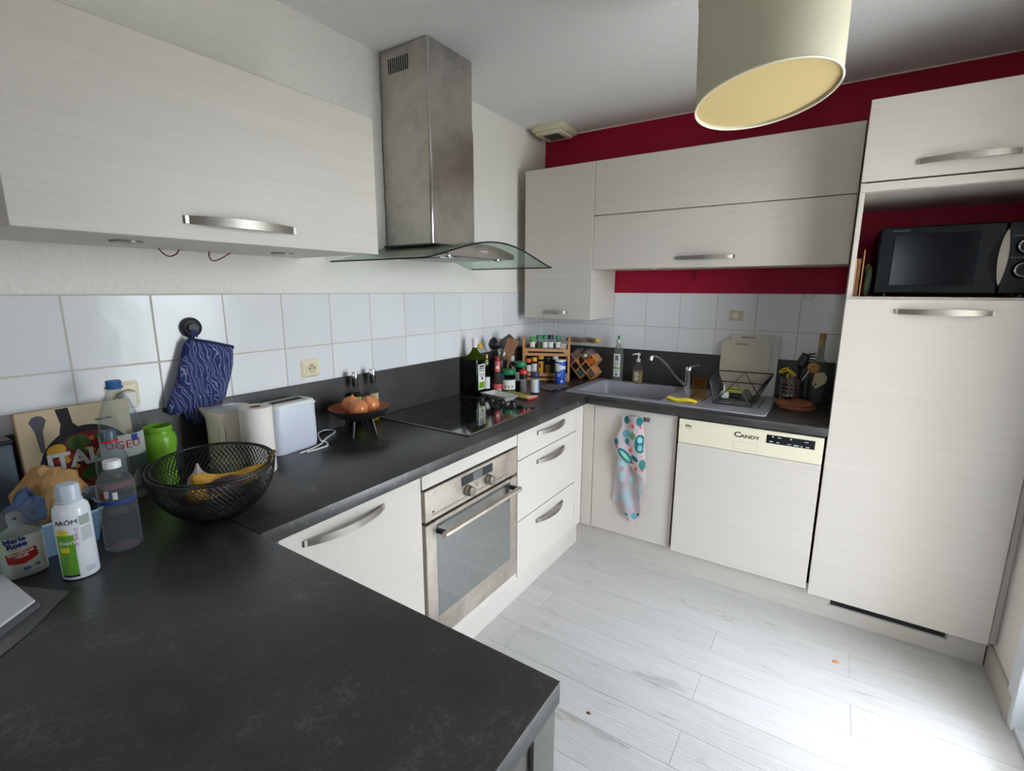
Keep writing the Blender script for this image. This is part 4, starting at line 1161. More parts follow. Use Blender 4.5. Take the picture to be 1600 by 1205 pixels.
tag(ob('sweet_potato', t, mat('purple_brown_skin', (84, 56, 58), .75, var=10, vscale=50)), 'purplish brown root vegetable before the bananas in the basket', 'vegetable')
t = lathe(B(), [(0, 0), (.020, .003), (.027, .014), (.024, .026), (.012, .038), (.005, .052), (.003, .062), (0, .063)], 18)
for v in t.verts:
    a = math.atan2(v.co.y, v.co.x); q = 1+.07*math.cos(6*a); v.co.x *= q; v.co.y *= q
t.transform(Matrix.Translation((fbx-.020, fby+.040, fbz+.066)))
tag(ob('garlic_bulb', t, mat('garlic_skin', (190, 180, 176), .6, var=12, vscale=60)), 'pale garlic bulb at the back of the wire basket', 'garlic')
t = bmesh.new(); bmesh.ops.create_uvsphere(t, u_segments=18, v_segments=12, radius=.022)
for v in t.verts: v.co.z *= .85
t.transform(Matrix.Translation((fbx-.066, fby-.040, fbz+.072)))
tag(ob('tomato', t, mat('tomato_skin', (168, 50, 28), .25)), 'small red tomato at the left in the wire basket', 'tomato')
t = pillow(B(), ellipse(0, 0, .034, .022), .012, .008, D=.02); t.transform(Matrix.Translation((fbx-.060, fby+.010, fbz+.072)))
tag(ob('lime_fruit', t, mat('dark_green_peel', (44, 84, 34), .4)), 'dark green fruit left of the garlic in the basket', 'fruit')
# --- hook and oven mitt
hk = thing('suction_hook', 'round black suction hook on the tiles holding the oven mitt', 'hook', (-2.238, -.0082, 1.336))
ob('suction_cup', lathe(B(), [(.032, 0), (.032, .003), (.029, .012), (.024, .015), (0, .016)], 32, M=RX90), BLACKP, hk, local=True)
ob('knob', lathe(B(), [(.016, .015), (.016, .022), (.014, .024), (0, .024)], 24, M=RX90), mat('black_gloss_plastic', (14, 14, 16), .5), hk, local=True)
ob('hook_arm', tube(B(), smooth_path([(0, -.012, -.028), (0, -.013, -.050), (0, -.016, -.064), (0, -.024, -.068), (0, -.030, -.060)], 5), .004, 8), BLACKP, hk, local=True)
def mp(px, py):           # outline taken on the mitt itself, in metres
    return ((px-245)*.00046, (205-py)*.00046)
outline = [(245, 205), (390, 240), (530, 285), (522, 350), (512, 420), (490, 500), (470, 565), (448, 640), (400, 690), (345, 720), (300, 765), (262, 812), (225, 815), (190, 790), (168, 745), (158, 702), (130, 712), (90, 700), (60, 678), (66, 630), (90, 570), (125, 500), (160, 400), (190, 310), (215, 240)]
m, n, b = base_mat('blue_mitt_with_pale_wavy_lines')
p = position(n, (1, 1, .6), (0, .3, 0))
nz = noise_node(n, 9, 3, p, .5, 0)
w = n.nodes.new('ShaderNodeTexWave'); w.bands_direction = 'X'; w.inputs['Scale'].default_value = 20; w.inputs['Distortion'].default_value = 13; w.inputs['Detail'].default_value = 2; w.inputs['Detail Scale'].default_value = 1.2
n.links.new(p, w.inputs['Vector'])
n.links.new(ramp(n, w.outputs['Color'], [(.58, (32, 46, 100)), (.66, (136, 138, 164)), (.84, (136, 138, 164)), (.92, (32, 46, 100))]), b.inputs['Base Color'])
b.inputs['Roughness'].default_value = .9
mt = thing('oven_mitt', 'dark blue oven mitt with pale wavy lines hanging from the hook', 'oven mitt', (-2.259, -.036, 1.306))
ob('mitt', pillow(B(), [mp(*q) for q in outline], .018, .012, M=RX90, D=.035, f=lambda x, y: .004*math.sin(30*x+22*y)), m, mt, local=True, smooth=80)
ob('cuff_band', pillow(B(), [mp(243, 200), mp(390, 235), mp(533, 280), mp(531, 306), mp(390, 262), mp(240, 226)], .0205, .007, M=RX90, D=.012), mat('navy_cuff_fabric', (28, 44, 112), .9), mt, local=True)
ob('hanging_loop', tube(B(), smooth_path([(.008, -.004, -.005), (.012, -.006, .018), (.020, -.004, .022), (.024, -.004, 0)], 4), .002, 6), mat('navy_cuff_fabric', (28, 44, 112), .9), mt, local=True)
# --- kettle, paper roll, toaster
kt = standing('kettle', 'cream electric kettle half hidden behind the paper roll', 'kettle', -2.205, -.126, math.radians(-48))
KET = mat('cream_kettle_plastic', (220, 209, 187), .35)
ob('base', L([(.070, 0), (.072, .004), (.072, .016), (.066, .020), (0, .020)], 36), KET, kt, local=True)
def ketring(z, r, sp_): 
    return [((r+sp_*max(0, -math.cos(2*PI*k/36))**10)*math.cos(2*PI*k/36)*1.0, r*math.sin(2*PI*k/36), z+.3*sp_*max(0, -math.cos(2*PI*k/36))**10) for k in range(36)]
ob('body', loft(B(), [ketring(.021, .067, 0), ketring(.05, .069, 0), ketring(.12, .066, 0), ketring(.165, .065, .006), ketring(.186, .066, .022), ketring(.190, .064, .024)]), KET, kt, local=True)
ob('lid', L([(.060, .190), (.058, .197), (.040, .201), (0, .202)], 32), mat('grey_kettle_lid', (196, 198, 196), .35), kt, local=True)
ob('lid_button', box(B(), -.018, .012, -.011, .011, .201, .207, .003), WHITEP, kt, local=True)
ob('handle', tube(B(), smooth_path([(.058, 0, .192), (.09, 0, .190), (.108, 0, .160), (.106, 0, .09), (.085, 0, .045), (.066, 0, .040)], 5), .0105, 10), KET, kt, local=True)
ob('water_gauge', box(B(), -.008, .008, -.0705, -.064, .05, .15, .002), mat('pale_gauge_plastic', (196, 190, 166), .3), kt, local=True)
pr_ = standing('paper_roll', 'white kitchen paper roll standing before kettle and toaster', 'paper roll', -2.184, -.238, math.radians(20))
t = lathe(B(), [(.018, .001), (.0450, .001), (.046, .003), (.046, .207), (.045, .209), (.018, .209), (.018, .001)], 40, cap0=False, cap1=False)
ob('paper', t, mat('white_kitchen_paper', (230, 224, 216), .9, bmp=.5, bscale=230), pr_, local=True)
ob('cardboard_core', lathe(B(), [(.0178, .002), (.0178, .208), (.0168, .208), (.0168, .002)], 24, cap0=False, cap1=False), mat('brown_cardboard', (134, 98, 74), .8), pr_, local=True)
ob('loose_sheet', loft(B(), [[(.0465*math.sin(a), -.0465*math.cos(a)-.004*max(0, a-1.2), z) for a in [1.0+.12*k for k in range(9)]] for z in (.002, .07, .14, .207)], closed_ring=False, cap=False), mat('white_kitchen_paper', (230, 224, 216), .9), pr_, local=True)
ts = thing('toaster', 'white long-slot toaster against the upstand', 'toaster', (-1.998, -.105, ZC+.0003), math.radians(3))
TW, TD, TH = .185, .105, .175
t = B(); outl = rounded(-TW/2, TW/2, -TD/2, TD/2, .035, 6)
def tring(z, s): return [(p[0]*s, p[1]*s, z) for p in outl]
TOAST = mat('white_toaster_enamel', (214, 218, 230), .3)
ob('body', loft(B(), [tring(.012, .985), tring(.03, 1), tring(.145, .985), tring(.160, .975)]), TOAST, ts, local=True)
ob('base', loft(B(), [tring(0, .96), tring(.0118, .98)]), TOAST, ts, local=True)
ob('top', loft(B(), [tring(.1605, .98), tring(.168, .97), tring(.173, .92), tring(.174, .86)]), mat('white_toaster_top', (224, 226, 224), .35), ts, local=True)
ob('slot_frame', prism(B(), rounded(-.075, .062, -.030, .028, .008, 4), .1742, .1756), STEEL, ts, local=True)
ob('slot', prism(B(), rounded(-.070, .057, -.016, .014, .004, 4), .1757, .1762), DARKGAP, ts, local=True)
ob('lever', box(B(), TW/2-.004, TW/2+.016, -.016, .010, .148, .158, .003), TOAST, ts, local=True)
tag(ob('power_cord', tube(B(), smooth_path([(-1.905, -.15, ZC+.012), (-1.88, -.10, ZC+.016), (-1.845, -.055, ZC+.012), (-1.80, -.035, ZC+.008), (-1.775, -.055, ZC+.004), (-1.80, -.085, ZC+.004), (-1.86, -.12, ZC+.004), (-1.915, -.165, ZC+.005), (-1.965, -.185, ZC+.004), (-2.02, -.195, ZC+.004)], 6), .0032, 8), WHITEP), 'white toaster power cord curled on the dark worktop', 'cord')
tag(ob('power_cord', tube(B(), smooth_path([(-1.905, -.155, ZC+.0110), (-1.892, -.163, ZC+.005), (-1.915, -.200, ZC+.0038), (-1.955, -.205, ZC+.0038), (-2.00, -.203, ZC+.0038)], 6), .0032, 8), WHITEP), 'short end of white cord beside the toaster foot', 'cord')
# --- oil bottles and onion bowl
def small_oil(x, y, col, lab, label, lw):
    o = standing('oil_bottle', label, 'bottle', x, y)
    prf = [(.020, 0), (.022, .003), (.022, .125), (.020, .140), (.012, .155), (.0105, .160), (.0105, .195)]
    ob('glass', L(prf, 28, cap1=False), CLEARGLASS, o, local=True)
    ob('oil', L([(.019, .003), (.0207, .006), (.0207, lw), (0, lw)], 28), mat('oil_%d_%d_%d' % col, col, .15), o, local=True)
    ob('collar', L([(.0118, .168), (.0122, .170), (.0122, .200), (.0118, .202)], 20), mat('black_neck_sleeve', (18, 18, 20), .35), o, local=True)
    ob('cap', L([(.0128, .203), (.0128, .226), (.0118, .228), (0, .228)], 24), CHROME, o, local=True)
    ob('label', wrap_patch(B(), .0223, -.35 if lab[0] < 150 else -.55, 1.2, .030, .125, 14), paper(lab), o, local=True)
    return o
o = small_oil(-1.662, -.058, (34, 20, 14), (140, 190, 50), 'dark small oil bottle with lime label behind the onion bowl', .138)
o = small_oil(-1.570, -.060, (150, 112, 22), (186, 168, 120), 'small golden oil bottle with beige label, right of the dark one', .085)
fbw = standing('onion_bowl', 'wooden-coloured bowl on four short legs, dark outside, holding onions', 'bowl', -1.742, -.176, 0)
ob('bowl', L([(0, .066), (.05, .067), (.085, .078), (.108, .095), (.116, .108), (.1175, .1115), (.1155, .113)], 48, cap1=False), mat('dark_bowl_underside', (26, 24, 24), .5), fbw, local=True)
ob('inner_face', L([(.1155, .1132), (.104, .098), (.082, .085), (.05, .077), (0, .075)], 48, cap0=False), mat('reddish_copper_wood', (166, 92, 58), .4, var=10, vscale=20), fbw, local=True)
for k in range(4):
    a = PI/4+PI/2*k-.35
    ob('leg', tube(B(), [(.050*math.cos(a), .050*math.sin(a), .064), (.066*math.cos(a), .066*math.sin(a), .0)], [.007, .005], 10), BLACKP, fbw, local=True)
ONION = mat('onion_skin', (202, 124, 76), .22, var=16, vscale=30, stretch=(8, 8, 1))
for (dx, dy, dz, r), lb in (((-.010, .034, .1145, .040), 'reddish onion at the back of the bowl'), ((.036, -.016, .1145, .040), 'shiny onion at the right in the bowl'), ((-.034, -.034, .1135, .039), 'golden onion at the front left in the bowl')):
    t = lathe(B(), [(0, -.9*r), (.5*r, -.82*r), (.9*r, -.4*r), (r, .05*r), (.85*r, .5*r), (.5*r, .8*r), (.2*r, .95*r), (.10*r, 1.08*r), (.06*r, 1.18*r), (0, 1.19*r)], 24)
    t.transform(Matrix.Translation((-1.742+dx, -.176+dy, ZC+dz)) @ Matrix.Rotation(rnd.uniform(-.7, .7), 4, 'X') @ Matrix.Rotation(rnd.uniform(-.6, .6), 4, 'Y'))
    o = tag(ob('onion', t, ONION), lb, 'onion', None)
# ------------------------------------------------------------------ the corner behind the hob
o = standing('olive_oil_bottle', 'big square dark green olive oil bottle with white cap and label', 'bottle', -.900, -.098, math.radians(2))
S = .0435
def sq(z, h, r, n=5): return [(p[0], p[1], z) for p in rounded(-h, h, -h, h, r, n)]
DKG = mat('dark_green_bottle_glass', (8, 11, 4), .1, coat=.3)
ob('glass', loft(B(), [sq(0, S*.96, .010), sq(.004, S, .010), sq(.170, S, .010), sq(.196, S*.97, .012)]), DKG, o, local=True)
ob('shoulder', loft(B(), [sq(.1962, S*.97, .012), sq(.212, S*.86, .020), sq(.230, S*.58, .022), sq(.246, S*.36, .0150), sq(.262, .0145, .0144)]), thin_glass('olive_green_glass', (126, 136, 30), .05, haze=.45, hazecol=(70, 84, 12)), o, local=True)
ob('cap', L([(.0155, .260), (.0160, .262), (.0160, .281), (.0168, .283), (.0168, .306), (.015, .309), (0, .309)], 24), mat('white_bottle_cap', (220, 220, 222), .3), o, local=True)
def face_label(par, w, x, z0, z1, h, m_, off=.0004, side='front', name='label'):
    b_ = B()
    if side == 'front': box(b_, x-w/2, x+w/2, -h-off, -h+.001, z0, z1)
    else: box(b_, h-.001, h+off, x-w/2, x+w/2, z0, z1)
    return ob(name, b_, m_, par, local=True, smooth=0)
# the label sits on the face turned to the right
R90 = Matrix.Rotation(PI/2, 4, 'Z')
face_label(o, .062, 0, .035, .172, S, WHITE_LABEL, side='front')
def on_side(w, x, z, h_, m_, name, off): face_label(o, w, x, z, z+h_, S, m_, off, 'front', name)
on_side(.050, 0, .042, .034, GREENP, 'label_print', .0007); on_side(.044, 0, .156, .010, INK, 'label_print', .0007); on_side(.05, 0, .146, .006, INK, 'label_print', .0007)
on_side(.05, 0, .132, .008, paper((120, 140, 110)), 'label_print', .0007); on_side(.05, 0, .116, .004, INK, 'label_print', .0007)
on_side(.018, .004, .088, .014, paper((110, 50, 50)), 'label_print', .0007); on_side(.04, .004, .106, .003, INK, 'label_print', .0007)
o = standing('vinegar_bottle', 'clear bottle with yellow cap at the back beside the oil bottle', 'bottle', -.797, -.056)
ob('glass', L([(.020, 0), (.022, .003), (.022, .150), (.019, .185), (.011, .215), (.010, .245)], 24, cap1=False), CLEARGLASS, o, local=True)
ob('cap', L([(.013, .243), (.014, .245), (.014, .262), (.012, .265), (0, .265)], 20), mat('yellow_cap', (226, 178, 20), .35), o, local=True)
o = standing('vinegar_bottle', 'slim clear bottle with gold cap and white label beside the oil bottle', 'bottle', -.838, -.128)
ob('glass', L([(.018, 0), (.0195, .003), (.0195, .115), (.017, .138), (.011, .160), (.0100, .198)], 24, cap1=False), CLEARGLASS, o, local=True)
ob('cap', L([(.0112, .196), (.0116, .198), (.0116, .214), (.010, .216), (0, .216)], 20), mat('gold_cap', (190, 160, 84), .3, 1), o, local=True)
ob('neck_label', L([(.0114, .160), (.0112, .190)], 20, cap0=False, cap1=False), paper((140, 160, 90)), o, local=True)
ob('label', wrap_patch(B(), .0197, -1.3, 1.3, .030, .095, 14), WHITE_LABEL, o, local=True)
o = standing('sauce_bottle', 'pinkish sauce bottle with flared foot and dark red cap', 'bottle', -.776, -.158)
PINK = mat('pink_shrink_sleeve', (206, 84, 84), .35)
ob('glass', L([(.027, 0), (.029, .003), (.0285, .055), (.024, .085), (.019, .112), (.0175, .122)], 28), thin_glass('smoky_glass', (176, 166, 160), .04, haze=.25, hazecol=(120, 110, 104)), o, local=True)
ob('sleeve', L([(.0180, .118), (.0172, .150), (.0165, .172), (.0150, .176)], 28, cap0=False), PINK, o, local=True)
ob('cap', L([(.0150, .1765), (.0155, .178), (.0145, .200), (.012, .203), (0, .203)], 24), mat('dark_red_cap', (126, 30, 38), .35), o, local=True)
ob('label', wrap_patch(B(), .0292, -1.3, 1.3, .008, .050, 14), PINK, o, local=True)
ob('label_print', wrap_patch(B(), .0295, -.3, .9, .012, .022, 8), WHITE_LABEL, o, local=True)
ob('neck_print', wrap_patch(B(), .0178, -.5, .5, .135, .150, 8), WHITE_LABEL, o, local=True)
def lid_jar(name, label, x, y, r, h, lidh, content, lid=GREENLID, lab=None, group=None, cat='jar', z=ZC, rz=None, lidr=1.04):
    o = standing(name, label, cat, x, y, rz, z, group)
    ob('glass', L([(r*.9, 0), (r, .003), (r, (h-lidh)*.86), (r*.86, h-lidh)], 24), CLEARGLASS, o, local=True)
    if content: ob('contents', L([(r*.86, .003), (r*.95, .006), (r*.95, (h-lidh)*.70), (0, (h-lidh)*.72)], 20), content, o, local=True)
    ob('lid', L([(r*lidr*.98, h-lidh), (r*lidr, h-lidh+.002), (r*lidr, h-.003), (r*lidr*.94, h), (0, h)], 28), lid, o, local=True)
    if lab: ob('label', wrap_patch(B(), r+.0004, -1.25, 1.25, lab[1], lab[2], 14), lab[0], o, local=True)
    return o
HERB = mat('dried_herbs', (96, 104, 60), .9, var=26, vscale=300)
j = lid_jar('spice_jar', 'stout jar with green lid and white printed label behind the tray', -.742, -.212, .037, .130, .026, HERB, lab=(WHITE_LABEL, .022, .075))
for a, c_ in ((-.5, (120, 70, 60)), (-.05, (170, 120, 50)), (.5, (120, 140, 160))): ob('label_print', wrap_patch(B(), .0380, a-.1, a+.1, .030, .045, 4), paper(c_), j, local=True)
j = lid_jar('spice_jar', 'tall jar with green lid behind the pepper mill', -.612, -.205, .033, .158, .030, mat('brown_spice', (112, 84, 56), .9, var=20, vscale=300), lab=(WHITE_LABEL, .05, .10))
# crock with utensils
ck = standing('utensil_crock', 'black crock full of ladles, spatulas and wooden spoons', 'crock', -.662, -.088)
ob('body', L([(.046, 0), (.049, .004), (.051, .165), (.048, .165), (.046, .02), (0, .018)], 32), mat('black_ceramic', (20, 20, 22), .3), ck, local=True)
cx, cy = -.662, -.088
o = tag(ob('ladle', tube(B(), [(cx-.010, cy-.012, ZC+.03), (cx-.030, cy-.012, ZC+.19)], .005, 8), BLACKP), 'black ladle standing in the crock, bowl turned left', 'ladle')
t = B(); lathe(t, [(.0, -.032), (.018, -.028), (.032, -.012), (.038, .010), (.0365, .011), (.030, -.010), (.016, -.025), (0, -.029)], 28)
t.transform(Matrix.Translation((cx-.064, cy-.014, ZC+.262)) @ Matrix.Rotation(math.radians(62), 4, 'Y') @ Matrix.Rotation(math.radians(20), 4, 'X'))
ob('ladle_bowl', t, BLACKP, o); ob('neck', tube(B(), [(cx-.030, cy-.012, ZC+.19), (cx-.042, cy-.013, ZC+.228), (cx-.060, cy-.014, ZC+.236)], [.005, .006, .006], 8), BLACKP, o)
o = tag(ob('whisk', tube(B(), [(cx-.003, cy-.024, ZC+.03), (cx-.014, cy-.030, ZC+.16)], .006, 8), STEEL), 'shiny steel whisk head next to the ladle in the crock', 'whisk')
b = B()
for k in range(6):
    a = PI*k/6
    tube(b, smooth_path([(cx-.014, cy-.030, ZC+.16), (cx-.016+.022*math.cos(a), cy-.031+.022*math.sin(a), ZC+.205), (cx-.018, cy-.031, ZC+.236), (cx-.016-.022*math.cos(a), cy-.031-.022*math.sin(a), ZC+.205), (cx-.014, cy-.030, ZC+.16)], 5), .0011, 5)
ob('wires', b, STEEL, o, kind='stuff')
def utensil(name, label, cat, p0, p1, blade, M_, m1, m2, r=.005, th_=.0025):
    o = tag(ob(name, tube(B(), [p0, p1], [r, r*.9], 8), m1), label, cat)
    d_ = (Vector(p1)-Vector(p0)).normalized()
    fr = Vector((-.82, -.54, .1)); fr = (fr-d_*fr.dot(d_)).normalized(); rt = d_.cross(fr)
    F_ = Matrix(((rt.x, d_.x, fr.x, p1[0]), (rt.y, d_.y, fr.y, p1[1]), (rt.z, d_.z, fr.z, p1[2]), (0, 0, 0, 1)))
    ob('blade', prism(B(), blade, -th_, th_, .001, M=F_ @ M_), m2, o)
    return o
I4 = Matrix.Identity(4)
utensil('slotted_spatula', 'dark nylon slotted spatula leaning to the right in the crock', 'spatula', (cx+.004, cy-.006, ZC+.03), (cx+.022, cy-.010, ZC+.245), [(-.006, -.01), (.006, -.01), (.034, .02), (.036, .085), (-.030, .075), (-.032, .02)], Matrix.Rotation(-.85, 4, 'Z'), BLACKP, mat('dark_grey_nylon', (58, 60, 62), .4))
utensil('wooden_spatula', 'broad brown wooden spatula in the crock', 'spatula', (cx+.010, cy-.030, ZC+.04), (cx+.030, cy-.036, ZC+.185), [(-.010, -.05), (.010, -.05), (.030, .02), (.038, .10), (.0, .112), (-.034, .10), (-.028, .02)], Matrix.Rotation(-.25, 4, 'Z'), DARKWOOD, DARKWOOD, .007, .004)
utensil('wooden_spoon', 'long brown wooden stick slanting across the front of the crock', 'spoon', (cx+.006, cy-.045, ZC+.09), (cx+.075, cy-.050, ZC+.270), [(-.0075, -.19), (.0075, -.19), (.010, .012), (-.010, .012)], I4, DARKWOOD, mat('light_brown_wood', (160, 112, 74), .55, var=14, vscale=30), .007, .004)
utensil('pale_spatula', 'pale wooden spatula behind the broad brown one', 'spatula', (cx+.006, cy+.012, ZC+.04), (cx+.022, cy+.014, ZC+.20), [(-.008, -.01), (.008, -.01), (.024, .03), (.024, .075), (-.020, .085), (-.022, .03)], Matrix.Rotation(-.2, 4, 'Z'), BEECH, mat('pale_wood', (196, 176, 148), .6))
o = tag(ob('serving_spoon', tube(B(), [(cx+.022, cy-.010, ZC+.05), (cx+.070, cy-.024, ZC+.165)], .004, 8), CHROME), 'steel serving spoon with round bowl at the right of the crock', 'spoon')
t = B(); lathe(t, [(0, -.010), (.016, -.007), (.029, .003), (.031, .008), (.029, .0085), (.015, -.003), (0, -.006)], 28, sy=1.35)
t.transform(Matrix.Translation((cx+.092, cy-.034, ZC+.205)) @ Matrix.Rotation(math.radians(-78), 4, 'Y') @ Matrix.Rotation(math.radians(18), 4, 'Z') @ Matrix.Rotation(PI/2, 4, 'Z') @ Matrix.Rotation(.5, 4, 'Y') )
ob('spoon_bowl', t, CHROME, o)
o = standing('blue_tube', 'small blue box between sauce bottle and green-lidded jar', 'box', -.722, -.150)
ob('box', box(B(), -.017, .017, -.012, .012, 0, .120, .002), mat('medium_blue_print', (66, 118, 170), .45), o, local=True)
o = standing('brown_bottle', 'brown bottle with pale grey cap behind the green-lidded jar', 'bottle', -.600, -.138)
ob('glass', L([(.021, 0), (.0225, .003), (.0225, .120), (.018, .142), (.0145, .152)], 24), mat('brown_liquid', (92, 50, 34), .12, coat=.5), o, local=True)
ob('cap', L([(.0150, .152), (.0155, .154), (.0155, .182), (.014, .185), (0, .185)], 24), mat('pale_grey_cap', (190, 182, 184), .4), o, local=True)
o = standing('pepper_mill', 'clear pepper grinder with black head and red band', 'grinder', -.705, -.284)
ob('glass', L([(.018, 0), (.021, .003), (.019, .020), (.016, .040), (.018, .068), (.020, .078)], 10), thin_glass('faceted_glass', (216, 220, 222), .05, haze=.15), o, local=True)
ob('peppercorns', L([(.016, .004), (.0165, .018), (.012, .030), (0, .031)], 10), mat('black_peppercorns', (40, 34, 32), .8, var=20, vscale=300), o, local=True)
ob('head', L([(.0215, .0785), (.022, .081), (.023, .108), (0, .108)], 24), BLACKP, o, local=True)
ob('band', L([(.0232, .1082), (.0234, .110), (.0230, .124), (.0215, .127), (0, .127)], 24), mat('red_grinder_band', (206, 42, 40), .35), o, local=True)
o = standing('salt_shaker', 'jar of white salt with dark blue lid, front of the jars', 'jar', -.672, -.340)
ob('glass', L([(.022, 0), (.025, .004), (.025, .080), (.0215, .092)], 24), CLEARGLASS, o, local=True)
ob('contents', L([(.021, .003), (.0238, .006), (.0238, .078), (0, .080)], 24), mat('white_salt', (244, 244, 244), .8), o, local=True)
ob('lid', L([(.0225, .0925), (.023, .094), (.023, .115), (.021, .117), (0, .117)], 24), mat('navy_lid', (38, 46, 96), .35), o, local=True)
ob('label', wrap_patch(B(), .0254, .75, 1.9, .015, .075, 10), paper((96, 106, 160)), o, local=True)
# white ceramic tray and packet in front
tr = thing('ceramic_tray', 'small pale rectangular ceramic tray with dark rim line beside the hob', 'tray', (-.905, -.262, ZC+.0003), math.radians(-101))
def tr_r(z, a_, b_): return [(p[0], p[1], z) for p in rounded(-a_, a_, -b_, b_, .006, 3)]
ob('body', loft(B(), [tr_r(0, .070, .036), tr_r(.003, .072, .038), tr_r(.026, .094, .058), tr_r(.027, .092, .056), tr_r(.006, .068, .034)], cap=True), mat('pale_glazed_ceramic', (214, 216, 204), .2), tr, local=True)
ob('rim_line', loft(B(), [tr_r(.0268, .0945, .0585), tr_r(.0282, .0935, .0575), tr_r(.0282, .090, .054), tr_r(.0262, .090, .054)], cap=False), mat('dark_green_rim', (66, 80, 70), .3), tr, local=True)
ob('crumb', lathe(B(), [(0, 0), (.003, .001), (.002, .003), (0, .0035)], 8, (.02, .004, .0062)), INK, tr, local=True)
pk = thing('tea_packet', 'flat yellow packet with red and white end lying beside the tray', 'packet', (-.803, -.322, ZC+.0003), math.radians(-104))
ob('body', box(B(), -.10, .075, -.036, .036, 0, .012, .003), mat('yellow_green_print', (186, 164, 50), .45, var=26, vscale=60), pk, local=True)
ob('end_flap', box(B(), .0752, .10, -.036, .036, 0, .012, .003), mat('orange_red_print', (212, 70, 40), .4), pk, local=True)
ob('white_edge', box(B(), .076, .102, -.037, .037, .0122, .0145, .0008), WHITE_LABEL, pk, local=True)
bagp = [(-.565, -.30), (-.610, -.39), (-.560, -.43), (-.49, -.435), (-.40, -.405), (-.395, -.36), (-.43, -.32), (-.49, -.275)]
t = B(); vs, fs = fill(bagp, .010)
A = [t.verts.new((v.x, v.y, ZC+.005+abs(noise.noise(Vector((v.x*30, v.y*30, 0))))*.018+abs(noise.noise(Vector((v.x*70, v.y*70, 4))))*.004)) for v in vs]
for q in fs: t.faces.new([A[i] for i in q])
tag(ob('plastic_bag', t, thin_glass('crinkled_clear_film', (226, 220, 224), .25, haze=.5, hazecol=(150, 136, 140), cap=.3), smooth=60), 'crumpled clear plastic bag lying before the wooden spice rack', 'bag')
# wooden spice rack, turned across the corner
RL, RD = .292, .095
ang = math.atan2(-.27, .12)
sr = thing('spice_rack', 'two-tier beech spice rack standing across the corner', 'rack', (-.298, -.200, ZC+.0003), ang)
def rk(name, b_, m_=BEECH): return ob(name, b_, m_, sr, local=True)
for s in (-1, 1):
    prof_ = [(-RD/2, 0), (RD/2, 0), (RD/2, .256), (RD/2-.012, .272), (RD/2-.03, .279), (RD/2-.05, .277), (RD/2-.068, .268), (-RD/2+.012, .246), (-RD/2, .226)]
    Mx = Matrix.Translation((s*(RL/2-.006), 0, 0)) @ Matrix(((0, 0, 1, 0), (1, 0, 0, 0), (0, 1, 0, 0), (0, 0, 0, 1)))
    rk('side_panel', prism(B(), prof_, -.006, .006, .002, M=Mx))
for z, nm in ((.030, 'lower'), (.196, 'upper')):
    rk('shelf', box(B(), -RL/2+.0125, RL/2-.0125, -RD/2+.004, RD/2-.006, z, z+.007, .001))
    b = B(); y0, y1 = -RD/2-.0005, -RD/2+.0035+.0005-.0005
    z0, z1 = (z-.036, z+.009) if nm == 'upper' else (z-.026, z+.024)
    box(b, -RL/2+.0122, RL/2-.0122, y0, y1, z0, z0+.018, .0008); box(b, -RL/2+.0122, RL/2-.0122, y0, y1, z1-.018, z1, .0008)
    box(b, -RL/2+.0122, -RL/2+.034, y0, y1, z0+.018, z1-.018); box(b, RL/2-.034, RL/2-.0122, y0, y1, z0+.018, z1-.018)
    rk('front_rail', b)
Mr = MW[sr.name]
def in_rack(x, y, z): return Mr @ Vector((x, y, z))
LIDS = {'bright': mat('bright_green_lid', (66, 152, 50), .4), 'green': GREENLID, 'dark': mat('very_dark_green_lid', (18, 44, 36), .4), 'yellow': mat('yellow_lid', (226, 168, 20), .4), 'orange': mat('orange_lid', (224, 110, 44), .4), 'black': BLACKP, 'white': WHITEP}
for x, lidk, h, lb, cont in ((-.088, 'bright', .095, 'spice jar with bright green lid, leftmost on the upper rack shelf', None),
                         (-.048, 'green', .105, 'spice jar of greenish herbs, second from left on the upper rack shelf', HERB),
                         (-.010, 'green', .107, 'spice jar with green lid and red seal, third on the upper rack shelf', mat('white_powder', (206, 202, 196), .9)),
                         (.026, 'dark', .107, 'spice jar with blackish green lid, fourth on the upper rack shelf', mat('white_powder', (206, 202, 196), .9)),
                         (.072, 'green', .104, 'spice jar with round green lid, fifth on the upper rack shelf', HERB)):
    p = in_rack(x, -.012, .2035)
    j = lid_jar('spice_jar', lb, p.x, p.y, .0170, h-.023, .024, cont, LIDS[lidk], (WHITE_LABEL, .008, .042) if cont is not HERB or x > 0 else None, None, 'jar', p.z-.0003, ang, 1.02)
    if lidk in ('green', 'dark') and abs(x) < .04: ob('label_seal', wrap_patch(B(), .0173, -.35, .35, .030, .042, 6), REDP, j, local=True)
pz = in_rack(.108, -.01, .2035)
o = thing('spice_sachets', 'small pale sachets at the right end of the upper rack shelf', 'sachets', tuple(pz), ang)
for k in range(3): ob('sachet', box(B(), -.020, .020, -.002, .002, 0, .034-.004*k, .001, M=Matrix.Translation((0, -.012+.012*k, .0003)) @ Matrix.Rotation(.25, 4, 'X')), (paper((196, 190, 180)), WHITE_LABEL, paper((150, 140, 130)))[k], o, local=True)
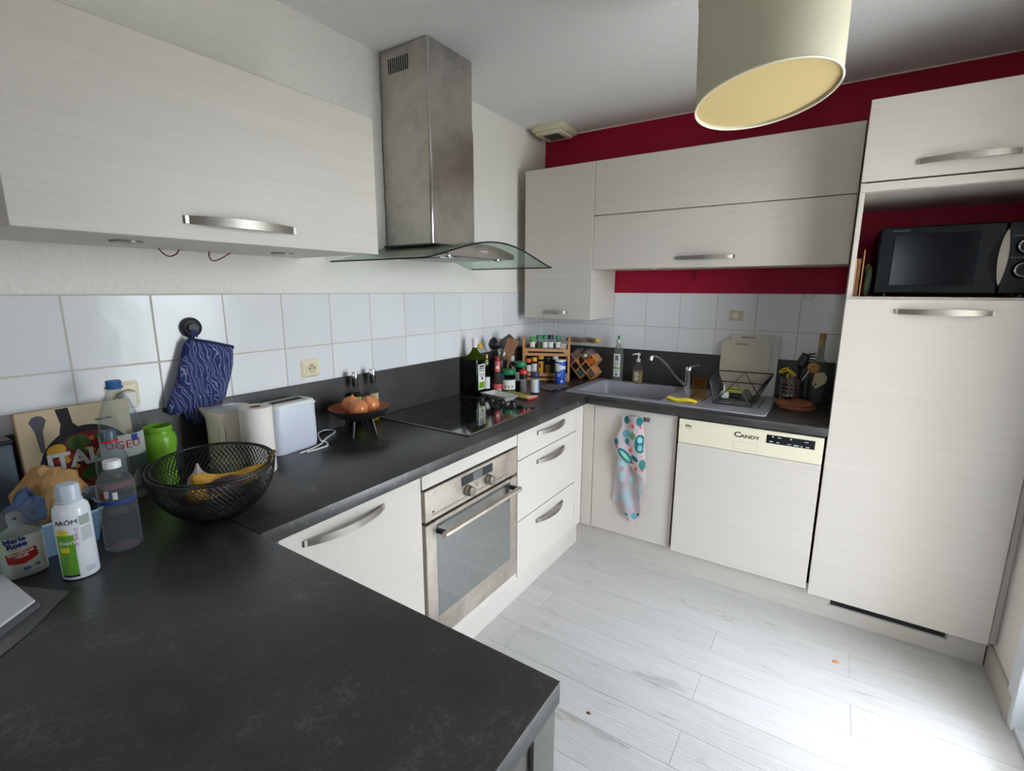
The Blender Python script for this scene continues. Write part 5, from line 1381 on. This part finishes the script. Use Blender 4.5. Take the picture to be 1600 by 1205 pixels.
for x, lidk, h, r, lb, cont, lab in ((-.112, 'orange', .100, .0165, 'jar with orange lid, leftmost on the lower rack shelf', mat('paprika', (176, 78, 40), .9), (WHITE_LABEL, .02, .06)),
                         (-.076, 'yellow', .108, .0180, 'jar with yellow lid and white label on the lower rack shelf', mat('turmeric', (206, 150, 40), .9), (WHITE_LABEL, .015, .07)),
                         (-.034, 'yellow', .124, .0180, 'taller yellow jar with red badge on the lower rack shelf', mat('turmeric', (206, 150, 40), .9), (mat('yellow_label', (220, 170, 30), .5), .015, .085)),
                         (.012, 'black', .106, .0190, 'jar with black lid and tan label on the lower rack shelf', mat('tan_spice', (150, 118, 76), .9), (paper((176, 142, 84)), .015, .065)),
                         (.056, 'white', .126, .0195, 'dark jar with white lid on the lower rack shelf', HERB, None)):
    p = in_rack(x, -.006, .0375)
    j = lid_jar('spice_jar', lb, p.x, p.y, r, h, .026, cont, LIDS[lidk], lab, None, 'jar', p.z-.0003, ang, 1.02)
    if h == .124: ob('label_badge', wrap_patch(B(), r+.0008, -.6, .1, .045, .072, 6), REDP, j, local=True)
o = standing('salt_canister', 'blue cardboard salt canister with white cap before the spice rack', 'canister', -.352, -.328)
ob('body', L([(.031, 0), (.032, .002), (.032, .136), (.031, .138)], 32), mat('cobalt_blue_card', (34, 84, 186), .4), o, local=True)
ob('cap', L([(.0325, .1382), (.0325, .145), (.0305, .148), (0, .148)], 32), WHITEP, o, local=True)
b = B()
for a0, a1, z0, z1 in ((-1.3, -.2, .078, .128), (-.2, .3, .088, .118), (.3, 1.3, .092, .112)): wrap_patch(b, .0324, a0, a1, z0, z1, 8)
ob('label_print', b, WHITE_LABEL, o, local=True)
b = B()
for a0, a1, z0 in ((-.7, .1, .060), (-.7, .0, .050)): wrap_patch(b, .0325, a0, a1, z0, z0+.004, 6)
wrap_patch(b, .0325, .1, .5, .012, .026, 6)
ob('label_print', b, paper((190, 200, 226)), o, local=True)
# honeycomb rack
hr = thing('honeycomb_rack', 'small beech lattice rack with diamond cells holding spice tubes', 'rack', (-.09, -.385, ZC+.0003), -PI/2)
HP, HV, HD = .036, .040, .052
cells = [(0, .024+.028, 0), (0, 0, 0)]
rows = {0: (.024, -.048), 1: (.060, -.012), 2: (.096, .024, -.048), 3: (.060, -.012)}
b = B()
for r_, ys in rows.items():
    if r_ == 3: continue
    for yy in ys:
        c0 = Vector((-yy, .042+HV*r_))
        O_ = [(c0.x-HP, c0.y), (c0.x, c0.y-HV), (c0.x+HP, c0.y), (c0.x, c0.y+HV)]
        I_ = [(c0.x-HP*.87, c0.y), (c0.x, c0.y-HV*.87), (c0.x+HP*.87, c0.y), (c0.x, c0.y+HV*.87)]
        for k in range(4):
            k2 = (k+1) % 4
            prism(b, [O_[k], O_[k2], I_[k2], I_[k]], -HD, HD, M=RX90)
ob('lattice', b, BEECH, hr, local=True, smooth=0)
Mh = MW[hr.name]
tubes = [(0, .024, 'dark_teal_lid', (24, 96, 92), 'spice tube with teal lid in the bottom row of the lattice rack'), (0, -.048, 'silver_grey_lid', (110, 104, 98), 'spice tube with silvery lid, bottom right of the lattice rack'),
         (1, .060, 'blackish_lid', (24, 24, 26), 'spice tube with black lid, left in the middle row of the lattice rack'), (1, -.012, 'blackish_lid', (24, 24, 26), 'spice tube with black lid, right in the middle row of the lattice rack'),
         (2, .096, 'purple_lid', (120, 50, 100), 'spice tube with purple lid at the left of the lattice rack'), (2, -.048, 'deep_orange_lid', (222, 98, 24), 'spice tube with orange lid at the right of the lattice rack')]
for r_, yy, mn, c_, lb in tubes:
    o = thing('spice_tube', lb, 'spice tube', tuple(Mh @ Vector((-yy, 0, .042+HV*r_))), -PI/2)
    ob('lid', lathe(B(), [(.019, -.010), (.0205, -.008), (.0205, .008), (.019, .010), (.012, .0105), (0, .0095)], 24, M=Matrix.Translation((0, -.038, 0)) @ RX90), mat(mn, c_, .35), o, local=True)
    ob('tube', lathe(B(), [(.018, -.070), (.019, -.068), (.019, .008)], 24, M=Matrix.Translation((0, -.020, 0)) @ RX90), CLEARGLASS, o, local=True)
for yy, c_, lb in ((.060, (150, 96, 40), 'clear plastic box of orange spice, left on top of the lattice rack'), (-.012, (170, 120, 70), 'clear plastic box with label, right on top of the lattice rack')):
    o = thing('spice_box', lb, 'box', tuple(Mh @ Vector((-yy, 0, .042+HV*3-.001))), -PI/2)
    D_ = [(-HP*.8, 0), (0, -HV*.8), (HP*.8, 0), (0, HV*.8)]
    ob('shell', prism(B(), D_, -.050, .052, .002, M=RX90), thin_glass('clear_box_plastic', (226, 226, 230), .06, haze=.22, hazecol=(170, 170, 176)), o, local=True)
    ob('contents', prism(B(), [(p[0]*.7, p[1]*.7-.004) for p in D_], -.044, .046, M=RX90), mat('spice_%d' % c_[0], c_, .8, var=20, vscale=150), o, local=True)
    if yy < 0: ob('label', prism(B(), [(-.012, -.016), (.010, -.012), (.010, .004), (-.012, .002)], .0524, .0528, M=RX90), WHITE_LABEL, o, local=True)
t = pillow(B(), rounded(-.105, .105, -.036, .036, .01, 3), .014, .012, D=.02, f=lambda x, y: .003*math.sin(60*x)*math.cos(50*y))
o = thing('pasta_packet', 'brown flat packet with yellow clip lying on top of the lattice rack', 'packet', (-.085, -.345, ZC+.2470), -PI/2+.05)
ob('body', t, mat('brown_transparent_film', (126, 104, 84), .25, var=34, vscale=40), o, local=True)
ob('clip', box(B(), .098, .110, -.034, .030, -.006, .012, .002), mat('yellow_clip', (232, 190, 30), .4), o, local=True)
# ------------------------------------------------------------------ round the sink
ZS = ZC+.0064
o = standing('dish_soap', 'clear dish soap bottle with green nozzle and white label behind the sink', 'bottle', -.089, -.592, -PI/2, ZS)
def oval(z, a_, b_, n=28): return [(a_*math.cos(2*PI*k/n), b_*math.sin(2*PI*k/n), z) for k in range(n)]
ob('body', loft(B(), [oval(0, .030, .019), oval(.004, .033, .021), oval(.04, .032, .0205), oval(.09, .0335, .021), oval(.15, .034, .021), oval(.185, .031, .020), oval(.212, .020, .016), oval(.226, .0125, .0125), oval(.236, .0120, .0120)]), thin_glass('soap_bottle_plastic', (222, 228, 220), .05, haze=.18, hazecol=(190, 196, 190)), o, local=True)
ob('cap', L([(.0145, .2365), (.0145, .250), (.010, .256), (.007, .258)], 20), mat('clear_white_cap', (204, 214, 210), .3), o, local=True)
ob('nozzle', L([(.0065, .258), (.006, .270), (.0075, .271), (.0070, .281), (0, .282)], 16), GREENLID, o, local=True)
def oval_patch(par, name, a_, b_, x0, x1, z0, z1, m_, off=.0005):
    b_2 = B(); t_ = bmesh.new(); L_ = []
    for k in range(9):
        x = x0+(x1-x0)*k/8; y = -b_*math.sqrt(max(.02, 1-(x/a_)**2))-off
        L_.append((t_.verts.new((x, y, z0)), t_.verts.new((x, y, z1))))
    for p_, q_ in zip(L_, L_[1:]): t_.faces.new((p_[0], q_[0], q_[1], p_[1]))
    return ob(name, join(b_2, t_), m_, par, local=True, smooth=0)
oval_patch(o, 'label', .0345, .0217, -.021, .021, .028, .170, WHITE_LABEL)
oval_patch(o, 'label_print', .0345, .0217, -.020, .020, .076, .088, paper((110, 170, 70)), .0009); oval_patch(o, 'label_print', .0345, .0217, -.010, .010, .128, .160, paper((120, 118, 112)), .0009); oval_patch(o, 'label_print', .0345, .0217, -.008, .008, .036, .046, INK, .0009)
for z in (.100, .108, .116, .060, .066): oval_patch(o, 'label_print', .0345, .0217, -.014, .014, z, z+.003, paper((130, 128, 124)), .0009)
o = standing('hand_soap', 'square clear hand soap bottle with white pump and amber liquid', 'bottle', -.090, -.722, -PI/2, ZS)
def sq2(z, h, r): return [(p[0], p[1], z) for p in rounded(-h, h, -h*.8, h*.8, r, 4)]
ob('body', loft(B(), [sq2(0, .026, .006), sq2(.003, .0275, .007), sq2(.085, .0275, .007), sq2(.105, .024, .010), sq2(.122, .013, .009), sq2(.130, .011, .0085)]), CLEAR, o, local=True)
ob('liquid', loft(B(), [sq2(.003, .025, .006), sq2(.074, .0258, .006)]), thin_glass('amber_soap_liquid', (226, 200, 130), .1, haze=.6, hazecol=(196, 166, 96)), o, local=True)
ob('pump', L([(.012, .130), (.012, .148), (.005, .150), (.005, .168), (.010, .170), (.010, .182), (0, .183)], 20), WHITEP, o, local=True)
ob('pump_spout', tube(B(), [(0, 0, .177), (-.022, -.010, .176), (-.032, -.014, .170)], [.0055, .0045, .004], 8), WHITEP, o, local=True)
b = B()
for w_, z in ((.018, .064), (.026, .054), (.026, .047), (.022, .036), (.026, .026), (.018, .018)): box(b, -w_/2, w_/2, -.0228, -.0222, z, z+.005)
ob('label_print', b, paper((214, 216, 210)), o, local=True)
o = standing('amber_glass', 'upturned amber glass tumbler on the drainer', 'glass', -.335, -.1365*8.33, None, ZS)
AMB = thin_glass('amber_tumbler_glass', (247, 236, 212), .03, haze=.05, hazecol=(170, 130, 70))
ob('bowl', L([(.0385, 0), (.0375, .02), (.033, .085), (.0325, .088)], 32, cap0=False, cap1=False), AMB, o, local=True)
ob('inner_face', L([(.0372, 0), (.036, .02), (.031, .084), (.0, .085)], 32, cap0=False, cap1=False), AMB, o, local=True)
ob('foot', L([(.0327, .088), (.034, .092), (.034, .102), (.032, .105), (.028, .103), (0, .100)], 32, cap0=False), thin_glass('deep_amber_glass', (242, 196, 128), .03, haze=.10, hazecol=(180, 84, 12)), o, local=True)
t = pillow(B(), [(-.076, -.016), (-.03, -.021), (.04, -.018), (.078, -.008), (.078, .004), (.03, .014), (-.05, .020), (-.078, .010)], .010, .008, D=.014, f=lambda x, y: .003*math.sin(60*x+30*y))
t.transform(Matrix.Translation((-.470, -1.088, ZS+.0105)) @ Matrix.Rotation(-PI/2-.05, 4, 'Z'))
tag(ob('yellow_cloth', t, mat('yellow_sponge_cloth', (232, 204, 44), .9, bmp=.6, bscale=180)), 'rolled yellow sponge cloth on the front rim of the sink', 'cloth')
# dish rack
dk = thing('dish_rack', 'black wire dish rack on the drainer with sloping sides', 'dish rack', (-.27, -1.315, ZS))
zb, zt = ZS+.005, ZC+.125
bot = [(-.420, -1.228), (-.420, -1.398), (-.135, -1.398), (-.135, -1.228)]
topc = [(-.430, -1.205, zt), (-.430, -1.440, zt+.003), (-.110, -1.455, zt+.008), (-.110, -1.182, zt+.004)]
def wire(name, pts_, r=.0026, closed=False): return ob(name, tube(B(), pts_, r, 7, closed=closed), BLACKM, dk)
wire('base_frame', [(p[0], p[1], zb) for p in bot], .0028, True)
wire('top_frame', topc, .0032, True)
for a_, b_ in zip(bot, topc): wire('corner_wire', [(a_[0], a_[1], ZS+.0026), b_], .0032)
mid_b = ((-.110), -1.318, zt+.006); mid_f = (-.430, -1.322, zt+.0015)
wire('zigzag_wire', [(bot[0][0]+.285, bot[0][1], zb), mid_b, (bot[2][0], bot[2][1], zb)])
wire('zigzag_wire', [(bot[0][0], bot[0][1], zb), mid_f, (bot[1][0], bot[1][1], zb)])
for k in range(5): wire('base_wire', [(-.365+.05*k, -1.228, zb), (-.365+.05*k, -1.398, zb)], .0018)
def side_mesh(name, c0, c1, d0, d1):
    t_ = B(); c0, c1, d0, d1 = map(Vector, (c0, c1, d0, d1))
    n_ = 26
    for k in range(n_+1):
        s = k/n_
        tube(t_, [c0.lerp(c1, s), d0.lerp(d1, s)], .0011, 4)
    for k in range(14):
        s = k/13
        tube(t_, [c0.lerp(d0, s), c1.lerp(d1, s)], .0011, 4)
    return ob(name, t_, BLACKM, dk, kind='stuff', smooth=0)
side_mesh('left_side_mesh', (bot[0][0], bot[0][1], zb+.02), (bot[3][0], bot[3][1], zb+.02), topc[0], topc[3])
side_mesh('right_side_mesh', (bot[1][0], bot[1][1], zb+.02), (bot[2][0], bot[2][1], zb+.02), topc[1], topc[2])
o = thing('white_cup', 'small white cup lying upside down in the dish rack', 'cup', (-.275, -1.252, zb+.004), .3)
ob('cup', L([(.021, 0), (.0225, .003), (.022, .026), (.017, .032), (0, .033)], 28), mat('white_porcelain', (222, 222, 218), .2), o, local=True)
ob('handle', tube(B(), [(0, .004, .030), (0, .004, .066)], .0045, 8), mat('white_porcelain', (222, 222, 218), .2), o, local=True)
t = pillow(B(), [(-.045, -.010), (0, -.015), (.045, -.012), (.050, .004), (.0, .014), (-.045, .010)], .007, .007, D=.012, f=lambda x, y: -.10*x*x*30*.1)
t.transform(Matrix.Translation((-.235, -1.287, zb+.040)) @ Matrix.Rotation(-PI/2, 4, 'Z') @ Matrix.Rotation(.6, 4, 'X'))
o = tag(ob('scrub_brush', t, mat('lime_yellow_plastic', (198, 206, 30), .4)), 'lime yellow scrubbing brush lying in the dish rack', 'brush')
ob('handle_line', tube(B(), [(-.250, -1.262, zb+.044), (-.252, -1.29, zb+.047), (-.250, -1.318, zb+.044)], .002, 6), BLACKP, o)
o = thing('plastic_funnel', 'clear wedge-shaped plastic funnel in the dish rack', 'funnel', (-.24, -1.352, zb+.003), .2)
ob('cone', loft(B(), [oval(0, .034, .030, 20), oval(.012, .033, .029, 20), oval(.044, .014, .012, 20)], M=Matrix.Rotation(.0, 4, 'Y')), thin_glass('grey_clear_plastic', (196, 198, 190), .08, haze=.4, hazecol=(150, 150, 140)), o, local=True)
o = thing('black_dish', 'shallow black dish lying at the bottom of the dish rack', 'dish', (-.215, -1.318, zb+.0022), 0)
ob('dish', loft(B(), [[(p[0], p[1], .0) for p in rounded(-.030, .030, -.072, .072, .012, 4)], [(p[0], p[1], .004) for p in rounded(-.032, .032, -.075, .075, .014, 4)]]), mat('black_blue_dish', (22, 26, 34), .3), o, local=True)
# chopping boards leaning on the wall
def board(name, label, y0, y1, x_, z1, m_, slot, cat='chopping board'):
    o = thing(name, label, cat, (x_-.048, (y0+y1)/2, ZC+.0003), -PI/2)
    w_ = abs(y1-y0); h_ = z1-ZC
    T_ = Matrix.Rotation(math.radians(-7.0), 4, 'X')
    out = rounded(-w_/2, w_/2, 0, h_, .016, 5)
    t_ = prism(B(), out, -.003, .003, .001, M=T_ @ RX90)
    ob('board', t_, m_, o, local=True)
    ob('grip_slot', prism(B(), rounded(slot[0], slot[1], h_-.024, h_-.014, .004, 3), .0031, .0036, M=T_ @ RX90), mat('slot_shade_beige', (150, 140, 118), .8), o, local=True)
    return o
BRD = mat('beige_translucent_board', (196, 188, 168), .4, sss=.15)
board('chopping_board', 'larger pale chopping board at the back, leaning on the tiles', -1.462, -1.222, -.018, 1.225, mat('pale_grey_board', (196, 194, 184), .4, sss=.15), (-.07, .0))
bb = board('chopping_board', 'front beige chopping board with stain leaning behind the dish rack', -1.424, -1.180, -.034, 1.188, BRD, (-.05, .01))
# utensil pot
po = standing('utensil_pot', 'perforated steel utensil pot right of the sink', 'pot', -.100, -1.541)
POTR = .053
ob('body', L([(.050, 0), (POTR, .003), (POTR, .122), (.0545, .125), (.0515, .125), (.050, .004), (0, .003)], 40), STEEL, po, local=True)
t = B()
for r_ in range(4):
    for k in range(16):
        lathe(t, [(.0046, 0), (0, .0003)], 8, M=Matrix.Rotation(2*PI*k/16, 4, 'Z') @ Matrix.Translation((0, -POTR-.0004, .030+.020*r_)) @ RX90)
ob('perforations', t, DARKGAP, po, local=True, kind='stuff')
pX, pY = -.100, -1.541
YEL = mat('yellow_scissor_plastic', (226, 196, 40), .4)
t = B(); tube(t, [(pX-.012, pY+.020, ZC+.02), (pX-.016, pY+.026, ZC+.130)], .004, 6)
o = tag(ob('scissors', t, STEEL), 'scissors with yellow loop handles standing in the steel pot', 'scissors')
for cy_, cz_, ro in ((.040, .160, .5), (.004, .150, -.6)):
    ob('loop_handle', tube(B(), [(pX-.020, pY+cy_+.020*math.cos(2*PI*k/20)*math.cos(ro)-.012*math.sin(2*PI*k/20)*math.sin(ro), ZC+cz_-.020*math.cos(2*PI*k/20)*math.sin(ro)*.8+.012*math.sin(2*PI*k/20)*math.cos(ro)) for k in range(20)], .0042, 8, closed=True), YEL, o)
ob('shank', tube(B(), [(pX-.018, pY+.022, ZC+.115), (pX-.020, pY+.020, ZC+.142)], .007, 8), YEL, o)
t = tube(B(), [(pX+.006, pY-.020, ZC+.02), (pX+.004, pY-.034, ZC+.20)], .006, 8)
o = tag(ob('spaghetti_server', t, BLACKP), 'black toothed spaghetti server standing in the steel pot', 'utensil')
t = pillow(B(), [(-.020, -.035), (.0, -.045), (.020, -.035), (.024, .0), (.018, .035), (-.016, .038), (-.024, .0)], .007, .008, D=.015)
Mf = FACE_B(pX-.004, pY-.040, ZC+.215) @ Matrix.Rotation(-.25, 4, 'Z')
t.transform(Mf); ob('head', t, BLACKP, o)
for k in range(5):
    ob('tooth', tube(B(), [Mf @ Vector((.012-.004*k, .034-.016*k*.9+.004, .0)), Mf @ Vector((.048-.006*(k == 0), .052-.017*k, .004))], [.0052, .0030], 6), BLACKP, o)
t = tube(B(), [(pX-.018, pY-.004, ZC+.03), (pX-.026, pY-.070, ZC+.165)], .005, 8)
o = tag(ob('dish_brush', t, STEEL), 'dish brush with round wooden head leaning out of the pot', 'brush')
ob('brush_head', lathe(B(), [(.022, -.010), (.027, -.006), (.027, .006), (.020, .012), (0, .013)], 24, M=FACE_B(pX-.034, pY-.088, ZC+.186) @ Matrix.Rotation(.3, 4, 'X')), mat('brush_wood', (176, 128, 76), .7, var=20, vscale=90), o)
o = standing('liqueur_bottle', 'tall slim-necked bottle with cork and paper tag in the corner by the fridge', 'bottle', -.072, -1.652, -PI/2)
ob('glass', L([(.036, 0), (.040, .004), (.040, .150), (.038, .185), (.028, .212), (.0165, .228), (.0145, .240), (.0140, .322)], 32), thin_glass('grey_clear_glass', (226, 226, 220), .03, haze=.14, hazecol=(170, 166, 158)), o, local=True)
ob('dark_fill', L([(.036, .003), (.0388, .006), (.0388, .128), (0, .130)], 28), mat('midnight_blue_liquid', (16, 20, 36), .2), o, local=True)
ob('neck_band', L([(.0148, .282), (.0148, .322)], 24, cap0=False, cap1=False), mat('patterned_paper_band', (160, 140, 96), .7, var=50, vscale=120), o, local=True)
ob('cork', L([(.0135, .322), (.0155, .323), (.0155, .352), (0, .352)], 24), mat('bottle_cork', (166, 122, 72), .8, var=14, vscale=200), o, local=True)
ob('paper_tag', prism(B(), [(-.016, .158), (.022, .165), (.040, .140), (.036, .112), (-.004, .078), (-.022, .100), (-.018, .130)], .0425, .0433, M=RX90), mat('beige_tag_paper', (188, 176, 140), .8), o, local=True)
ob('tag_print', prism(B(), [(-.012, .096), (-.004, .094), (-.003, .104), (-.011, .106)], .0434, .0437, M=RX90), INK, o, local=True)
CORKM = mat('brown_cork_disc', (150, 92, 58), .85, var=16, vscale=120, bmp=.3, bscale=200)
for k, (x, y, lb) in enumerate(((-.252, -1.578, 'lower of two round cork trivets beside the drainer'), (-.250, -1.566, 'upper of two round cork trivets beside the drainer'))):
    tag(ob('cork_trivet', L([(.080, 0), (.083, .003), (.083, .011), (.080, .014), (0, .014)], 48, loc=(x, y, ZC+.0005+.0145*k)), CORKM), lb, 'trivet')
o = thing('tea_strainer', 'small dark metal tea strainer on the cork trivets before the steel pot', 'strainer', (-.212, -1.535, ZC+.0300), 0)
ob('basket', L([(.012, 0), (.017, .003), (.019, .016), (.017, .018), (.014, .004), (0, .003)], 24), mat('dark_tarnished_metal', (92, 88, 86), .35, 1), o, local=True)
ob('rim', tube(B(), [(.0195*math.cos(2*PI*k/24), .0195*math.sin(2*PI*k/24), .017) for k in range(24)], .0018, 6, closed=True), CHROME, o, local=True)
ob('chain', tube(B(), smooth_path([(.0, -.019, .017), (-.004, -.028, .010), (-.012, -.026, .022), (-.016, -.014, .024)], 5), .0016, 6), CHROME, o, local=True)
# ------------------------------------------------------------------ towel on the sink cabinet
hkk = thing('towel_hook', 'small steel hook on the sink cabinet door behind the tea towel', 'hook', (XBF-.0003, -.905, .80))
ob('plate', bx(XBF-.004, XBF-.0003, -.945, -.845, .797, .820, .001), NICKEL, hkk)
ob('peg', bx(XBF-.016, XBF-.0042, -.972, -.952, .800, .820, .002), NICKEL, hkk)
def tw(px, py): return ((px-320)*.0006+(py-100)*.000032, .829-(py-100)*.00061+(px-320)*.00017-.80)
def fold(x, y, k=1.0): return .020+.006*math.sin(62*x+9*y)*k+.004*math.sin(31*x-14*y)
tt = thing('tea_towel', 'white tea towel with green and pink cactus print hanging on the cabinet door', 'towel', (XBF-.001, -.867, .80), -PI/2)
up = [tw(*q) for q in ((250, 110), (290, 100), (345, 112), (430, 135), (440, 300), (452, 500), (462, 690), (400, 635), (340, 575), (270, 500), (205, 435), (180, 380), (150, 330), (200, 280), (245, 205))]
low = [tw(*q) for q in ((215, 430), (290, 470), (360, 560), (462, 692), (440, 770), (410, 860), (405, 990), (370, 1050), (335, 1065), (300, 1020), (230, 940), (150, 850), (165, 740), (190, 600))]
ob('printed_side', sheet(B(), up, .008, lambda x, y: fold(x, y)+.006, M=RX90, thick=.0012), mat('white_towel_cotton', (228, 218, 220), .9), tt, local=True)
ob('reverse_side', sheet(B(), low, .008, lambda x, y: fold(x, y)-.004, M=RX90, thick=.0012), mat('pale_towel_reverse', (214, 206, 208), .9), tt, local=True)
def cactus(px, py, a_, b_, c_, rot=0, up_=True, name='cactus_print'):
    x, y = tw(px, py)
    poly = ellipse(x, y, a_*.0006, b_*.00061, rot, 14)
    reg = up if up_ else low
    poly = [q for q in poly if inside(q, reg)]
    if len(poly) < 4: return
    t_ = sheet(B(), poly, .006, lambda u, v: fold(u, v)+(.0070 if up_ else -.0030), M=RX90)
    ob(name, t_, paper(c_), tt, local=True)
TEAL, GRN, MINT, PNK = (38, 104, 110), (92, 140, 96), (92, 150, 160), (208, 84, 96)
for q in ((285, 262, 33, 34, MINT), (345, 285, 30, 34, GRN), (295, 328, 20, 28, TEAL), (408, 365, 46, 84, TEAL), (322, 410, 17, 20, PNK), (345, 200, 18, 20, PNK), (278, 455, 36, 86, TEAL, .75), (360, 487, 38, 20, TEAL, -.6), (428, 548, 28, 44, (58, 126, 116)), (370, 577, 16, 17, PNK), (405, 170, 26, 40, TEAL), (290, 142, 25, 34, TEAL), (392, 260, 9, 11, (216, 130, 150)), (414, 222, 12, 10, PNK), (200, 318, 20, 32, TEAL), (205, 362, 14, 10, PNK), (428, 597, 12, 9, PNK), (318, 152, 10, 9, PNK), (415, 472, 8, 9, (226, 150, 160)), (345, 530, 12, 10, PNK), (305, 360, 12, 8, PNK)): cactus(*q)
for q in ((278, 455, 14, 66, (130, 186, 160), .75), (408, 330, 20, 28, (130, 180, 186)), (408, 400, 18, 26, (120, 170, 170))):
    x, y = tw(q[0], q[1])
    t_ = sheet(B(), ellipse(x, y, q[2]*.0006, q[3]*.00061, q[5] if len(q) > 5 else 0, 14), .006, lambda u, v: fold(u, v)+.0076, M=RX90)
    ob('cactus_print', t_, paper(q[4]), tt, local=True)
PALE = (158, 176, 184)
for q in ((240, 640, 34, 50), (330, 682, 28, 40), (272, 820, 48, 64), (197, 840, 25, 22), (310, 895, 33, 28), (405, 800, 24, 60), (262, 522, 28, 28), (225, 510, 28, 44)): cactus(*q, PALE, 0, False)
for q in ((275, 985, 26, 14, TEAL), (388, 1000, 18, 16, TEAL), (210, 900, 24, 10, (216, 150, 168)), (345, 1010, 22, 30, MINT)): cactus(*q, 0, False)
ob('loose_thread', tube(B(), [RX90 @ Vector((*tw(335, 1062), .018)), RX90 @ Vector((*tw(330, 1090), .016)), RX90 @ Vector((*tw(336, 1125), .016))], .0007, 5), WHITEP, tt, local=True)
# crumbs on the floor
t = bmesh.new(); bmesh.ops.create_icosphere(t, subdivisions=2, radius=1)
for v in t.verts: v.co = Vector((v.co.x*.010, v.co.y*.013, max(0, v.co.z)*.004))*(1+.25*noise.noise(v.co*3))+Vector((-.833, -1.844, .0003))
tag(ob('orange_crumb', t, mat('orange_crumb_crust', (206, 136, 70), .8, var=30, vscale=300)), 'orange crumb on the pale floor before the fridge', 'crumb')
t = bmesh.new(); bmesh.ops.create_icosphere(t, subdivisions=2, radius=1)
for v in t.verts: v.co = Vector((v.co.x*.006, v.co.y*.008, max(0, v.co.z)*.004))*(1+.25*noise.noise(v.co*3))+Vector((-1.599, -1.122, .0003))
tag(ob('brown_crumb', t, mat('brown_crumb_crust', (126, 84, 66), .8)), 'small brown crumb on the floor near the peninsula corner', 'crumb')
# ------------------------------------------------------------------ groups of repeats
GROUPS = {'onion': 'onions in the bowl', 'banana': 'bananas in the basket', 'water_bottle': 'clear water bottles at the left end', 'oil_bottle': 'small oil bottles behind the onion bowl',
          'vinegar_bottle': 'clear bottles beside the olive oil', 'spice_tube': 'spice tubes in the lattice rack', 'spice_box': 'clear boxes on the lattice rack', 'cork_trivet': 'cork trivets beside the drainer',
          'chopping_board': 'chopping boards behind the dish rack', 'serving_board': 'boards in the microwave niche', 'wall_socket': 'ivory wall plates on the tiles', 'power_cord': 'white toaster cord ends',
          'plinth': 'plinth boards of the kitchen', 'upstand': 'dark upstands of the worktops', 'corner_filler': 'filler strips of the inner corner'}
for o in list(COL.objects):
    if o.parent is None and 'label' in o and 'group' not in o:
        k = o.name.split('.')[0]
        if k in GROUPS: o['group'] = GROUPS[k]
        elif k == 'spice_jar':
            lb = o['label']
            o['group'] = 'spice jars on the upper rack shelf' if 'upper rack' in lb else 'spice jars on the lower rack shelf' if 'lower rack' in lb else 'jars with green lids behind the tray'
